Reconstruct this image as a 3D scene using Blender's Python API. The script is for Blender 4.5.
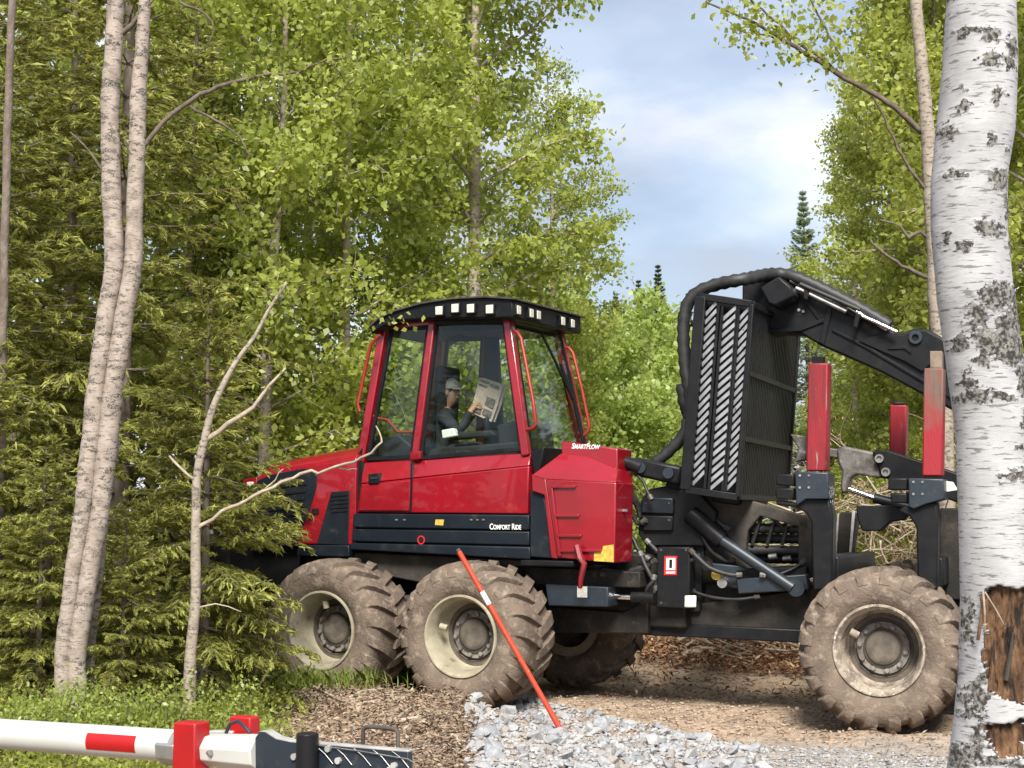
import bpy, bmesh, math, random
import numpy as np
from mathutils import Vector, Matrix, noise

for o in list(bpy.data.objects):
    bpy.data.objects.remove(o)
SC = bpy.context.scene
COL = SC.collection
R = math.radians
PI = math.pi

# ------------------------------------------------------------------ camera
FPX = 1540.0
EYE = Vector((0, 0, 1.75))
PITCH = math.atan(131 / FPX)
cam = bpy.data.cameras.new('camera')
cam.sensor_width = 36
cam.lens = FPX / 1024 * 36
cam.clip_start = 0.1
cam.clip_end = 3000
camo = bpy.data.objects.new('camera', cam)
COL.objects.link(camo)
camo.location = EYE
camo.rotation_euler = (PI / 2 + PITCH, 0, 0)
SC.camera = camo

# ------------------------------------------------------------------ light
SUN_EL, SUN_AZ = R(44), R(181)          # azimuth clockwise from +Y: behind and left of the camera
w = bpy.data.worlds.new('World')
SC.world = w
w.use_nodes = True
nt = w.node_tree
for n in list(nt.nodes):
    nt.nodes.remove(n)
def wn(t, **k):
    n = nt.nodes.new(t)
    for a, b in k.items():
        setattr(n, a, b)
    return n
sky = wn('ShaderNodeTexSky', sky_type='NISHITA')
sky.sun_disc = False
sky.sun_elevation = SUN_EL
sky.sun_rotation = SUN_AZ
sky.air_density = 1.0
sky.dust_density = 0.6
SKYS = 0.088
sm = wn('ShaderNodeVectorMath', operation='SCALE'); sm.inputs['Scale'].default_value = SKYS
nt.links.new(sky.outputs[0], sm.inputs[0])
tc = wn('ShaderNodeTexCoord')
mp = wn('ShaderNodeMapping'); mp.inputs['Scale'].default_value = (3.0, 3.0, 7.0)
mp.inputs['Location'].default_value = (4.1, 2.7, 1.5)
nt.links.new(tc.outputs['Generated'], mp.inputs[0])
n1 = wn('ShaderNodeTexNoise'); n1.inputs['Scale'].default_value = 1.35; n1.inputs['Detail'].default_value = 8; n1.inputs['Roughness'].default_value = .5
nt.links.new(mp.outputs[0], n1.inputs[0])
r1 = wn('ShaderNodeValToRGB')                     # cloud cover
r1.color_ramp.elements[0].position = .41; r1.color_ramp.elements[0].color = (.40, .40, .40, 1)
r1.color_ramp.elements[1].position = .55; r1.color_ramp.elements[1].color = (.95, .95, .95, 1)
nt.links.new(n1.outputs[0], r1.inputs[0])
mp2 = wn('ShaderNodeMapping'); mp2.inputs['Location'].default_value = (5.2, 3.8, 2.6)
mp2.inputs['Scale'].default_value = (3.0, 3.0, 7.0)
nt.links.new(tc.outputs['Generated'], mp2.inputs[0])
n2 = wn('ShaderNodeTexNoise'); n2.inputs['Scale'].default_value = 1.35; n2.inputs['Detail'].default_value = 8; n2.inputs['Roughness'].default_value = .5
nt.links.new(mp2.outputs[0], n2.inputs[0])
r2 = wn('ShaderNodeValToRGB')                     # white tops to grey bases
r2.color_ramp.elements[0].position = .40; r2.color_ramp.elements[0].color = (.37, .385, .45, 1)
r2.color_ramp.elements[1].position = .60; r2.color_ramp.elements[1].color = (.70, .72, .78, 1)
nt.links.new(n2.outputs[0], r2.inputs[0])
mx = wn('ShaderNodeMix', data_type='RGBA')
nt.links.new(r1.outputs[0], mx.inputs['Factor'])
nt.links.new(sm.outputs[0], mx.inputs[6])
nt.links.new(r2.outputs[0], mx.inputs[7])
bg = wn('ShaderNodeBackground'); bg.inputs[1].default_value = 0.80
nt.links.new(mx.outputs[2], bg.inputs[0])
wo = wn('ShaderNodeOutputWorld')
nt.links.new(bg.outputs[0], wo.inputs[0])

sl = bpy.data.lights.new('sun', 'SUN')
sl.energy = 3.9
sl.angle = R(20)
sl.color = (1.0, .95, .86)
so = bpy.data.objects.new('sun', sl)
COL.objects.link(so)
sd = Vector((math.sin(SUN_AZ) * math.cos(SUN_EL), math.cos(SUN_AZ) * math.cos(SUN_EL), math.sin(SUN_EL)))
so.rotation_euler = (-sd).to_track_quat('-Z', 'Y').to_euler()
so.location = (-8, -8, 20)

SC.view_settings.view_transform = 'Standard'
SC.view_settings.look = 'None'
SC.view_settings.exposure = 1.05
SC.view_settings.gamma = 1
SC.view_settings.use_curve_mapping = False
SC.render.engine = 'CYCLES'
SC.cycles.max_bounces = 8
SC.cycles.transparent_max_bounces = 12
SC.cycles.diffuse_bounces = 5
SC.cycles.transmission_bounces = 5
SC.cycles.use_denoising = True
SC.cycles.caustics_reflective = False
SC.cycles.caustics_refractive = False

# ------------------------------------------------------------------ pixels to rays
ca, sa = math.cos(PITCH), math.sin(PITCH)
def ray(px, py):
    x, z = (px - 512) / FPX, -(py - 384) / FPX
    return Vector((x, ca - z * sa, sa + z * ca))
def at(px, py, d):                    # d metres along the optical axis
    return EYE + ray(px, py) * d
class Frame:
    def __init__(s, o, th):
        s.o = o; s.th = th
        s.U = Vector((math.cos(th), -math.sin(th), 0)); s.V = Vector((math.sin(th), math.cos(th), 0))
    def L(s, u, v, z):
        p = s.o + s.U * u + s.V * v
        return Vector((p.x, p.y, z))
    def p(s, px, py, v):              # where the pixel's ray meets the plane parallel to the machine's side
        d = ray(px, py)
        t = (s.o - EYE).dot(s.V) + v
        return EYE + d * (t / d.dot(s.V))
    def uz(s, px, py, v):
        q = s.p(px, py, v)
        return (q - s.o).dot(s.U), q.z

# ------------------------------------------------------------------ materials
MAT = {}
def mat(name, c1, c2=None, scale=4, lo=.4, hi=.6, rough=.6, metal=0, bump=0, bscale=25, stretch=(1, 1, 1), c3=None, scale3=12, lo3=.55, hi3=.65, spec=.5, coat=0, detail=5, var=None):
    m = bpy.data.materials.new(name); m.use_nodes = True
    t = m.node_tree; b = t.nodes['Principled BSDF']
    b.inputs['Base Color'].default_value = (*c1, 1)
    b.inputs['Roughness'].default_value = rough; b.inputs['Metallic'].default_value = metal
    b.inputs['Specular IOR Level'].default_value = spec; b.inputs['Coat Weight'].default_value = coat
    tcn = t.nodes.new('ShaderNodeTexCoord'); mpn = t.nodes.new('ShaderNodeMapping')
    mpn.inputs['Scale'].default_value = stretch
    t.links.new(tcn.outputs['Object'], mpn.inputs[0])
    def nz(sc, det=detail, rg=.6):
        n = t.nodes.new('ShaderNodeTexNoise'); n.inputs['Scale'].default_value = sc; n.inputs['Detail'].default_value = det
        n.inputs['Roughness'].default_value = rg
        t.links.new(mpn.outputs[0], n.inputs[0]); return n.outputs[0]
    def mr(src, a, z):
        n = t.nodes.new('ShaderNodeMapRange'); n.inputs[1].default_value = a; n.inputs[2].default_value = z
        t.links.new(src, n.inputs[0]); return n.outputs[0]
    last = None
    for c, s_, a, z in ((c2, scale, lo, hi), (c3, scale3, lo3, hi3)):
        if c is None: continue
        x = t.nodes.new('ShaderNodeMix'); x.data_type = 'RGBA'
        if last is None: x.inputs[6].default_value = (*c1, 1)
        else: t.links.new(last, x.inputs[6])
        x.inputs[7].default_value = (*c, 1)
        t.links.new(mr(nz(s_), a, z), x.inputs[0]); last = x.outputs[2]
    if last is not None: t.links.new(last, b.inputs['Base Color'])
    if bump:
        bn = t.nodes.new('ShaderNodeBump'); bn.inputs['Strength'].default_value = bump; bn.inputs['Distance'].default_value = .02
        t.links.new(nz(bscale), bn.inputs['Height']); t.links.new(bn.outputs[0], b.inputs['Normal'])
    MAT[name] = m
    return m

def leafmat(name, cols, trans=.45, rough=.42, back=None):
    """leaf: diffuse + translucent; the hue of each leaf comes from its own 'var' attribute"""
    m = bpy.data.materials.new(name); m.use_nodes = True
    t = m.node_tree
    for n in list(t.nodes): t.nodes.remove(n)
    a = t.nodes.new('ShaderNodeAttribute'); a.attribute_name = 'var'
    r = t.nodes.new('ShaderNodeValToRGB')
    e = r.color_ramp.elements
    while len(e) < len(cols): e.new(.5)
    for i, c in enumerate(cols):
        e[i].position = i / (len(cols) - 1); e[i].color = (*c, 1)
    t.links.new(a.outputs['Fac'], r.inputs[0])
    p = t.nodes.new('ShaderNodeBsdfPrincipled'); p.inputs['Roughness'].default_value = rough; p.inputs['Specular IOR Level'].default_value = .6
    t.links.new(r.outputs[0], p.inputs['Base Color'])
    tr = t.nodes.new('ShaderNodeBsdfTranslucent')
    hs = t.nodes.new('ShaderNodeHueSaturation'); hs.inputs['Hue'].default_value = .487; hs.inputs['Value'].default_value = 1.35
    t.links.new(r.outputs[0], hs.inputs['Color']); t.links.new(hs.outputs[0], tr.inputs[0])
    mxx = t.nodes.new('ShaderNodeMixShader'); mxx.inputs[0].default_value = trans
    t.links.new(p.outputs[0], mxx.inputs[1]); t.links.new(tr.outputs[0], mxx.inputs[2])
    o = t.nodes.new('ShaderNodeOutputMaterial'); t.links.new(mxx.outputs[0], o.inputs[0])
    MAT[name] = m
    return m

def zmix(name, bottom, z0, z1):
    """let a worn colour give way to another paint below a height"""
    t = MAT[name].node_tree; b = t.nodes['Principled BSDF']; old = b.inputs['Base Color'].links[0].from_socket
    c = t.nodes.new('ShaderNodeTexCoord'); sp_ = t.nodes.new('ShaderNodeSeparateXYZ'); t.links.new(c.outputs['Object'], sp_.inputs[0])
    n = t.nodes.new('ShaderNodeTexNoise'); n.inputs['Scale'].default_value = 9; t.links.new(c.outputs['Object'], n.inputs[0])
    a = t.nodes.new('ShaderNodeMath'); a.operation = 'MULTIPLY_ADD'; a.inputs[1].default_value = .5; t.links.new(n.outputs[0], a.inputs[0]); t.links.new(sp_.outputs[2], a.inputs[2])
    m_ = t.nodes.new('ShaderNodeMapRange'); m_.inputs[1].default_value = z0 + .25; m_.inputs[2].default_value = z1 + .25; t.links.new(a.outputs[0], m_.inputs[0])
    x = t.nodes.new('ShaderNodeMix'); x.data_type = 'RGBA'; t.links.new(m_.outputs[0], x.inputs[0]); x.inputs[6].default_value = (*bottom, 1); t.links.new(old, x.inputs[7]); t.links.new(x.outputs[2], b.inputs['Base Color'])
def glassmat(name, tint, refl=.06):
    m = bpy.data.materials.new(name); m.use_nodes = True
    t = m.node_tree
    for n in list(t.nodes): t.nodes.remove(n)
    tr = t.nodes.new('ShaderNodeBsdfTransparent'); tr.inputs[0].default_value = (*tint, 1)
    g = t.nodes.new('ShaderNodeBsdfGlossy'); g.inputs['Roughness'].default_value = .03; g.inputs[0].default_value = (.9, .95, .95, 1)
    f = t.nodes.new('ShaderNodeLayerWeight'); f.inputs[0].default_value = .5
    pw = t.nodes.new('ShaderNodeMath'); pw.operation = 'POWER'; pw.inputs[1].default_value = 5; t.links.new(f.outputs['Facing'], pw.inputs[0])
    ad = t.nodes.new('ShaderNodeMath'); ad.operation = 'MULTIPLY_ADD'; ad.inputs[1].default_value = .9; ad.inputs[2].default_value = refl
    t.links.new(pw.outputs[0], ad.inputs[0])
    x = t.nodes.new('ShaderNodeMixShader'); t.links.new(ad.outputs[0], x.inputs[0])
    t.links.new(tr.outputs[0], x.inputs[1]); t.links.new(g.outputs[0], x.inputs[2])
    o = t.nodes.new('ShaderNodeOutputMaterial'); t.links.new(x.outputs[0], o.inputs[0])
    MAT[name] = m

mat('red', (.25, .003, .012), (.195, .003, .010), scale=2, rough=.30, coat=.8, c3=(.30, .04, .035), scale3=7, lo3=.62, hi3=.85, bump=.03, bscale=9)
mat('red_worn', (.25, .006, .015), (.15, .008, .012), scale=5, rough=.5, c3=(.24, .20, .18), scale3=8, lo3=.62, hi3=.72, bump=.15, stretch=(3, 3, .35))
mat('stake_rust', (.17, .06, .045), (.13, .085, .065), scale=5, lo=.40, hi=.55, rough=.6, c3=(.10, .07, .055), scale3=9, lo3=.50, hi3=.62, bump=.2, stretch=(3, 3, .4))
zmix('stake_rust', (.26, .008, .016), 2.45, 2.75)
mat('rust', (.15, .105, .08), (.22, .17, .13), scale=12, rough=.8, bump=.3)
mat('red_plain', (.36, .006, .008), (.30, .006, .008), scale=6, rough=.42, bump=.03)
mat('orange_red', (.30, .018, .010), (.22, .02, .012), scale=14, rough=.5)
mat('orange_pole', (.52, .042, .012), (.42, .052, .025), scale=11, rough=.5, c3=(.45, .2, .12), scale3=30, lo3=.62, hi3=.72)
mat('black', (.007, .008, .010), (.012, .012, .013), scale=5, rough=.42, c3=(.022, .019, .016), scale3=9, lo3=.58, hi3=.80, bump=.06, spec=.2)
mat('blue_black', (.007, .011, .017), (.011, .015, .021), scale=4, rough=.40, c3=(.04, .036, .032), scale3=8, lo3=.60, hi3=.80, spec=.3)
mat('slate', (.014, .021, .031), (.018, .026, .037), scale=6, rough=.42, c3=(.06, .06, .06), scale3=18, lo3=.60, hi3=.80)
mat('dark_frame', (.012, .011, .010), (.035, .029, .023), scale=4, lo=.42, hi=.72, rough=.62, c3=(.07, .055, .04), scale3=8, lo3=.60, hi3=.80, bump=.2, spec=.3)
mat('dusty', (.03, .027, .024), (.075, .063, .05), scale=5, lo=.4, hi=.66, rough=.8, bump=.25)
mat('tyre', (.17, .132, .102), (.105, .083, .066), scale=5, lo=.42, hi=.68, rough=.92, c3=(.26, .21, .165), scale3=13, lo3=.52, hi3=.68, bump=.6, bscale=38, spec=.2)
mat('rim_beige', (.36, .33, .24), (.27, .24, .175), scale=6, rough=.6, c3=(.14, .115, .09), scale3=10, lo3=.60, hi3=.72, bump=.1)
mat('rim_worn', (.33, .28, .22), (.16, .13, .105), scale=11, lo=.44, hi=.6, rough=.75, c3=(.55, .52, .46), scale3=26, lo3=.60, hi3=.66, bump=.25)
mat('hub', (.085, .072, .06), (.15, .125, .10), scale=9, rough=.75, bump=.2)
mat('hub_ring', (.24, .22, .20), (.12, .10, .085), scale=14, rough=.7, bump=.2)
mat('chrome', (.75, .75, .76), rough=.12, metal=1)
mat('steel', (.38, .38, .37), (.24, .23, .21), scale=12, rough=.45, metal=.7, bump=.1)
mat('slat_metal', (.42, .43, .45), (.30, .31, .33), scale=9, rough=.36, metal=.35, c3=(.06, .06, .06), scale3=16, lo3=.62, hi3=.72)
mat('rubber', (.012, .012, .013), (.022, .022, .022), scale=15, rough=.55, bump=.1)
mat('lens', (.62, .62, .50), (.5, .5, .42), scale=60, rough=.2)
mat('white_plain', (.78, .78, .76), (.70, .70, .68), scale=9, rough=.4)
mat('white_paint', (.52, .52, .50), (.47, .47, .45), scale=3, rough=.34, c3=(.55, .53, .48), scale3=14, lo3=.62, hi3=.80, stretch=(1, 1, 1))
mat('grey_lip', (.55, .55, .54), (.42, .42, .41), scale=14, rough=.45, metal=.4)
mat('sticker_yellow', (.62, .42, .05), (.38, .28, .06), scale=26, rough=.6)
mat('sticker_red', (.58, .02, .025), rough=.4)
mat('reflector', (.62, .62, .56), (.50, .50, .45), scale=40, rough=.3)
mat('cloth_dark', (.012, .014, .02), (.02, .022, .03), scale=12, rough=.9, bump=.4, bscale=14)
mat('cap_grey', (.58, .55, .53), (.50, .47, .45), scale=20, rough=.9, bump=.2, bscale=60)
mat('skin', (.50, .27, .19), (.44, .22, .15), scale=18, rough=.55)
mat('hair', (.10, .07, .05), rough=.8)
mat('seat_fabric', (.014, .014, .016), (.02, .02, .022), scale=18, rough=.95)
mat('interior', (.006, .007, .008), (.010, .010, .011), scale=6, rough=.7)
mat('newsprint', (.66, .52, .45), (.58, .45, .39), scale=9, rough=.9, c3=(.42, .33, .29), scale3=90, lo3=.5, hi3=.6)
mat('news_ink', (.10, .085, .08), (.24, .19, .17), scale=22, lo=.4, hi=.6, rough=.9)
mat('muddy_steel', (.15, .14, .13), (.06, .052, .045), scale=7, lo=.42, hi=.62, rough=.55, metal=.3, c3=(.30, .29, .28), scale3=15, lo3=.6, hi3=.7, bump=.3)
mat('stone_grey', (.23, .24, .26), (.33, .34, .35), scale=6, rough=.85, c3=(.20, .20, .22), scale3=14, lo3=.55, hi3=.7, bump=.5, bscale=30)
mat('stone_pale', (.38, .385, .39), (.31, .31, .32), scale=6, rough=.85, c3=(.28, .26, .24), scale3=14, lo3=.58, hi3=.7, bump=.5, bscale=30)
mat('stone_warm', (.32, .285, .25), (.25, .225, .205), scale=6, rough=.88, c3=(.45, .43, .40), scale3=14, lo3=.55, hi3=.7, bump=.5, bscale=30)
mat('dead_wood', (.34, .27, .20), (.22, .16, .11), scale=9, rough=.9, bump=.4, stretch=(1, 1, 1))
mat('pale_wood', (.40, .34, .265), (.28, .225, .165), scale=12, rough=.85, bump=.3)
mat('dark_twig', (.085, .065, .05), (.14, .11, .085), scale=14, rough=.9, bump=.4)
mat('spruce_bark', (.13, .10, .08), (.20, .165, .135), scale=12, rough=.95, bump=.8, bscale=30, stretch=(1, 1, .5))
mat('pine_bark', (.34, .17, .085), (.22, .13, .08), scale=9, rough=.9, c3=(.42, .26, .15), scale3=16, bump=.8, bscale=26, stretch=(1, 1, .4))
mat('rotten', (.085, .042, .02), (.20, .11, .055), scale=14, lo=.42, hi=.62, rough=.95, c3=(.018, .010, .006), scale3=12, lo3=.48, hi3=.60, bump=1.0, bscale=26, stretch=(2, 2, .5))
leafmat('birch_leaf', [(.145, .19, .035), (.265, .325, .06), (.39, .455, .10), (.53, .58, .18)], trans=.58)
leafmat('birch_leaf_olive', [(.155, .195, .034), (.265, .315, .056), (.375, .43, .09), (.51, .555, .16)], trans=.58)
leafmat('aspen_far', [(.22, .30, .075), (.33, .42, .11), (.43, .52, .16), (.53, .60, .23)], trans=.58)
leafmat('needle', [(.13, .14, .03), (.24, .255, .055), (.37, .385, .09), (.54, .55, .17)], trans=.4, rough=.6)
leafmat('needle_dark', [(.05, .075, .03), (.08, .11, .042), (.11, .15, .055), (.15, .19, .07)], trans=.2, rough=.6)
leafmat('needle_grey', [(.22, .29, .17), (.28, .36, .22), (.34, .42, .27), (.40, .48, .32)], trans=.4, rough=.6)
leafmat('shrub_leaf', [(.10, .135, .025), (.19, .245, .045), (.29, .355, .075), (.40, .47, .12)], trans=.45)
leafmat('grass_blade', [(.11, .17, .02), (.17, .24, .035), (.26, .30, .07), (.42, .38, .18)], trans=.35)
leafmat('chips', [(.05, .03, .02), (.13, .082, .052), (.26, .19, .13), (.52, .43, .32)], trans=0, rough=.9)
leafmat('bark_chips', [(.17, .075, .032), (.27, .135, .06), (.36, .21, .11), (.52, .42, .29)], trans=0, rough=.9)
leafmat('leaf_litter', [(.12, .07, .035), (.20, .13, .07), (.28, .20, .12), (.38, .31, .20)], trans=.1, rough=.9)
glassmat('glass', (.90, .94, .91), .025)
glassmat('glass_rear', (.88, .94, .89), .05)

# birch bark: white skin with lenticels; 'scar' attribute carries the black fissured scars
def birchmat(name, white, tint, dark, dens, sc=1.0, len_lo=.60):
    m = bpy.data.materials.new(name); m.use_nodes = True
    t = m.node_tree; b = t.nodes['Principled BSDF']; b.inputs['Roughness'].default_value = .72; b.inputs['Specular IOR Level'].default_value = .3
    tcn = t.nodes.new('ShaderNodeTexCoord')
    def nz(scale, st, det=5, rg=.6):
        mpn = t.nodes.new('ShaderNodeMapping'); mpn.inputs['Scale'].default_value = st; t.links.new(tcn.outputs['Object'], mpn.inputs[0])
        n = t.nodes.new('ShaderNodeTexNoise'); n.inputs['Scale'].default_value = scale; n.inputs['Detail'].default_value = det; n.inputs['Roughness'].default_value = rg
        t.links.new(mpn.outputs[0], n.inputs[0]); return n.outputs[0]
    def mr(src, a, z, lo=0, hi=1):
        n = t.nodes.new('ShaderNodeMapRange'); n.inputs[1].default_value = a; n.inputs[2].default_value = z; n.inputs[3].default_value = lo; n.inputs[4].default_value = hi
        t.links.new(src, n.inputs[0]); return n.outputs[0]
    def mix(f, a, bb):
        x = t.nodes.new('ShaderNodeMix'); x.data_type = 'RGBA'
        t.links.new(f, x.inputs[0])
        for s_, k in ((a, 6), (bb, 7)):
            if isinstance(s_, tuple): x.inputs[k].default_value = (*s_, 1)
            else: t.links.new(s_, x.inputs[k])
        return x.outputs[2]
    def mth(op, a, bb):
        n = t.nodes.new('ShaderNodeMath'); n.operation = op; n.use_clamp = op == 'MULTIPLY'
        for s_, k in ((a, 0), (bb, 1)):
            if isinstance(s_, (int, float)): n.inputs[k].default_value = s_
            else: t.links.new(s_, n.inputs[k])
        return n.outputs[0]
    base = mix(mr(nz(4 * sc, (1, 1, 1)), .42, .68), white, tint)
    lent = mth('MULTIPLY', mr(nz(9 * sc, (1, 1, 7), 3), len_lo, len_lo + .07), .75)
    base = mix(lent, base, (dark[0] * 2.6, dark[1] * 2.6, dark[2] * 2.6))
    blot = mth('MULTIPLY', mr(nz(4.0 * sc, (1, 1, 2.4), 6, .7), dens, dens + .03), mr(nz(1.1, (1, 1, 1), 2, .5), .38, .54, .5, 1))
    at_ = t.nodes.new('ShaderNodeAttribute'); at_.attribute_name = 'scar'
    rough_ = nz(30 * sc, (1, 1, 1.2), 6, .75)
    sc_ = mr(mth('ADD', at_.outputs['Fac'], mth('SUBTRACT', mr(rough_, .3, .7, 0, 1.0), .5)), .46, .54)
    dk = mth('MAXIMUM', blot, sc_)
    dcol = mix(mr(nz(42 * sc, (1, 1, 1), 4), .44, .60), dark, (dark[0] * 5 + .06, dark[1] * 5 + .06, dark[2] * 5 + .055))
    t.links.new(mix(dk, base, dcol), b.inputs['Base Color'])
    bn = t.nodes.new('ShaderNodeBump'); bn.inputs['Strength'].default_value = .6; bn.inputs['Distance'].default_value = .012
    hh = t.nodes.new('ShaderNodeMath'); hh.operation = 'MULTIPLY_ADD'
    t.links.new(dk, hh.inputs[0]); t.links.new(rough_, hh.inputs[1]); t.links.new(mth('MULTIPLY', nz(12 * sc, (1, 1, 5)), .25), hh.inputs[2])
    t.links.new(hh.outputs[0], bn.inputs['Height']); t.links.new(bn.outputs[0], b.inputs['Normal'])
    MAT[name] = m
birchmat('birch_white', (.41, .41, .42), (.31, .31, .32), (.035, .033, .03), .74, 1.6, .565)
birchmat('birch_cream', (.38, .32, .275), (.26, .215, .18), (.05, .043, .037), .53, 2.4, .56)
birchmat('birch_thin', (.36, .31, .25), (.26, .22, .18), (.05, .042, .035), .545, 3.4, .58)

# ------------------------------------------------------------------ meshes
def link(o, parent=None):
    COL.objects.link(o)
    if parent is not None:
        o.parent = parent
    return o
def empty(name, loc, label=None, cat=None, group=None):
    o = bpy.data.objects.new(name, None); o.location = loc; o.empty_display_size = .2
    COL.objects.link(o)
    return tag(o, label, cat, group)
def tag(o, label=None, cat=None, group=None, kind=None):
    if label: o['label'] = label
    if cat: o['category'] = cat
    if group: o['group'] = group
    if kind: o['kind'] = kind
    return o
def wloc(o):                          # all parents are unrotated and unscaled while building
    v = Vector((0, 0, 0))
    while o is not None:
        v += o.location; o = o.parent
    return v
class MB:
    def __init__(s): s.v = []; s.f = []
    def add(s, vs, fs):
        b = len(s.v); s.v += [tuple(x) for x in vs]; s.f += [tuple(i + b for i in f) for f in fs]; return s
    def prism(s, pts, off):           # polygon + its copy moved by off
        n = len(pts); off = Vector(off)
        s.add(list(pts) + [Vector(p) + off for p in pts], [tuple(range(n)), tuple(range(2 * n - 1, n - 1, -1))] + [(i, i + n, (i + 1) % n + n, (i + 1) % n) for i in range(n)]); return s
    def loft(s, A, B):                # two matching outlines
        n = len(A)
        s.add(list(A) + list(B), [tuple(range(n)), tuple(range(2 * n - 1, n - 1, -1))] + [(i, i + n, (i + 1) % n + n, (i + 1) % n) for i in range(n)]); return s
    def box(s, F, u0, u1, v0, v1, z0, z1):
        s.prism([F.L(u0, v0, z0), F.L(u1, v0, z0), F.L(u1, v0, z1), F.L(u0, v0, z1)], F.V * (v1 - v0)); return s
    def beam(s, a, b, w, h, up=(0, 0, 1)):
        a, b = Vector(a), Vector(b); d = (b - a).normalized(); up = Vector(up)
        x = d.cross(up).normalized() * (w / 2); y = x.normalized().cross(d).normalized() * (h / 2)
        s.prism([a - x - y, a + x - y, a + x + y, a - x + y], b - a); return s
    def tube(s, pts, r, n=10, cap=True):
        pts = [Vector(p) for p in pts]; m = len(pts)
        rr = r if isinstance(r, (list, tuple)) else [r] * m
        base = len(s.v); up = Vector((.13, .21, .97)); pn = None
        for i, p in enumerate(pts):
            d = (pts[min(i + 1, m - 1)] - pts[max(i - 1, 0)]).normalized()
            if pn is None:
                x = d.cross(up)
                if x.length < .2: x = d.cross(Vector((1, .1, 0)))
            else:
                x = pn - d * pn.dot(d)
            x.normalize(); pn = x; y = d.cross(x)
            for k in range(n):
                a = 2 * PI * k / n
                s.v.append(tuple(p + (x * math.cos(a) + y * math.sin(a)) * rr[i]))
        for i in range(m - 1):
            for k in range(n):
                k2 = (k + 1) % n; a = base + i * n
                s.f.append((a + k, a + k2, a + n + k2, a + n + k))
        if cap:
            s.f.append(tuple(base + k for k in reversed(range(n)))); s.f.append(tuple(base + (m - 1) * n + k for k in range(n)))
        return s
    def cyl(s, a, b, r, n=16, r2=None): return s.tube([a, b], [r, r if r2 is None else r2], n)
    def lathe(s, o, ax, ref, prof, n=40, close=False):   # prof (along axis, radius)
        o, ax = Vector(o), Vector(ax).normalized(); x = (Vector(ref) - ax * Vector(ref).dot(ax)).normalized(); y = ax.cross(x)
        b = len(s.v); m = len(prof)
        for k in range(n):
            a = 2 * PI * k / n; d = x * math.cos(a) + y * math.sin(a)
            for t, r in prof: s.v.append(tuple(o + ax * t + d * r))
        for k in range(n):
            k2 = (k + 1) % n
            for i in range(m if close else m - 1):
                j = (i + 1) % m
                s.f.append((b + k * m + i, b + k * m + j, b + k2 * m + j, b + k2 * m + i))
        return s
    def mesh(s, name, loc=None):
        me = bpy.data.meshes.new(name)
        l = loc or Vector((0, 0, 0))
        me.from_pydata([(x - l[0], y - l[1], z - l[2]) for x, y, z in s.v], [], s.f)
        bm = bmesh.new(); bm.from_mesh(me); bmesh.ops.recalc_face_normals(bm, faces=bm.faces); bm.to_mesh(me); bm.free()
        return me
    def build(s, name, m, parent=None, bev=0, sharp=40, seg=2):
        l = wloc(parent) if parent is not None else Vector((0, 0, 0))
        me = s.mesh(name, l)
        for p in me.polygons: p.use_smooth = True
        me.set_sharp_from_angle(angle=R(sharp))
        me.materials.append(MAT[m] if isinstance(m, str) else m)
        o = bpy.data.objects.new(name, me); link(o, parent)
        if bev:
            b = o.modifiers.new('bevel', 'BEVEL'); b.width = bev; b.segments = seg; b.limit_method = 'ANGLE'; b.angle_limit = R(35); b.harden_normals = False
        return o
def top(name, mb, m, label, cat, group=None, bev=0, sharp=40, base=None):
    """a thing that is one mesh, its origin at its base"""
    vs = np.array(mb.v); l = Vector(base) if base is not None else Vector((float(vs[:, 0].mean()), float(vs[:, 1].mean()), float(vs[:, 2].min())))
    mb.v = [(x - l.x, y - l.y, z - l.z) for x, y, z in mb.v]
    o = mb.build(name, m, None, bev, sharp); o.location = l
    return tag(o, label, cat, group)
def np_mesh(name, V, Fq, var=None, attr='var', smooth=False):
    me = bpy.data.meshes.new(name)
    V = np.ascontiguousarray(V, np.float32); Fq = np.ascontiguousarray(Fq, np.int32); k = Fq.shape[1]; m = len(Fq)
    me.vertices.add(len(V)); me.vertices.foreach_set('co', V.ravel())
    me.loops.add(m * k); me.loops.foreach_set('vertex_index', Fq.ravel())
    me.polygons.add(m); me.polygons.foreach_set('loop_start', np.arange(0, m * k, k, dtype=np.int32))
    if smooth: me.polygons.foreach_set('use_smooth', np.ones(m, bool))
    if var is not None:
        a = me.attributes.new(attr, 'FLOAT', 'FACE' if len(var) == m else 'POINT'); a.data.foreach_set('value', np.ascontiguousarray(var, np.float32))
    me.update(calc_edges=True)
    return me
def unit(a): return a / np.maximum(np.linalg.norm(a, axis=1, keepdims=True), 1e-6)
def leaves_np(rng, C, size, asp=.62, up=.5, dirs=None, hang=0.0, jit=.35):
    """kite-shaped leaves centred on C: (verts, quads)"""
    n = len(C)
    if dirs is None:
        D = rng.normal(size=(n, 3)); D[:, 2] -= hang
    else:
        D = dirs + rng.normal(size=(n, 3)) * jit
    D = unit(D)
    N = rng.normal(size=(n, 3)); N[:, 2] += up; S = unit(np.cross(D, N))
    sz = size * rng.uniform(.65, 1.3, (n, 1))
    N2 = np.cross(S, D)
    a = C - D * sz * .5; b = C + S * sz * asp * .5 + N2 * sz * .08 - D * sz * .08; c = C + D * sz * .5; d = C - S * sz * asp * .5 + N2 * sz * .08 - D * sz * .08
    V = np.stack([a, b, c, d], 1).reshape(-1, 3)
    return V, np.arange(4 * n).reshape(n, 4)

# ------------------------------------------------------------------ frames of the machine
FF = Frame(at(460, 636.5, 13.70), R(28))       # front half, origin at the hub plane of the second wheel
FR = Frame(at(878.4, 650.5, 12.38), R(21.6))   # rear half, origin at the third wheel

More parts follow.
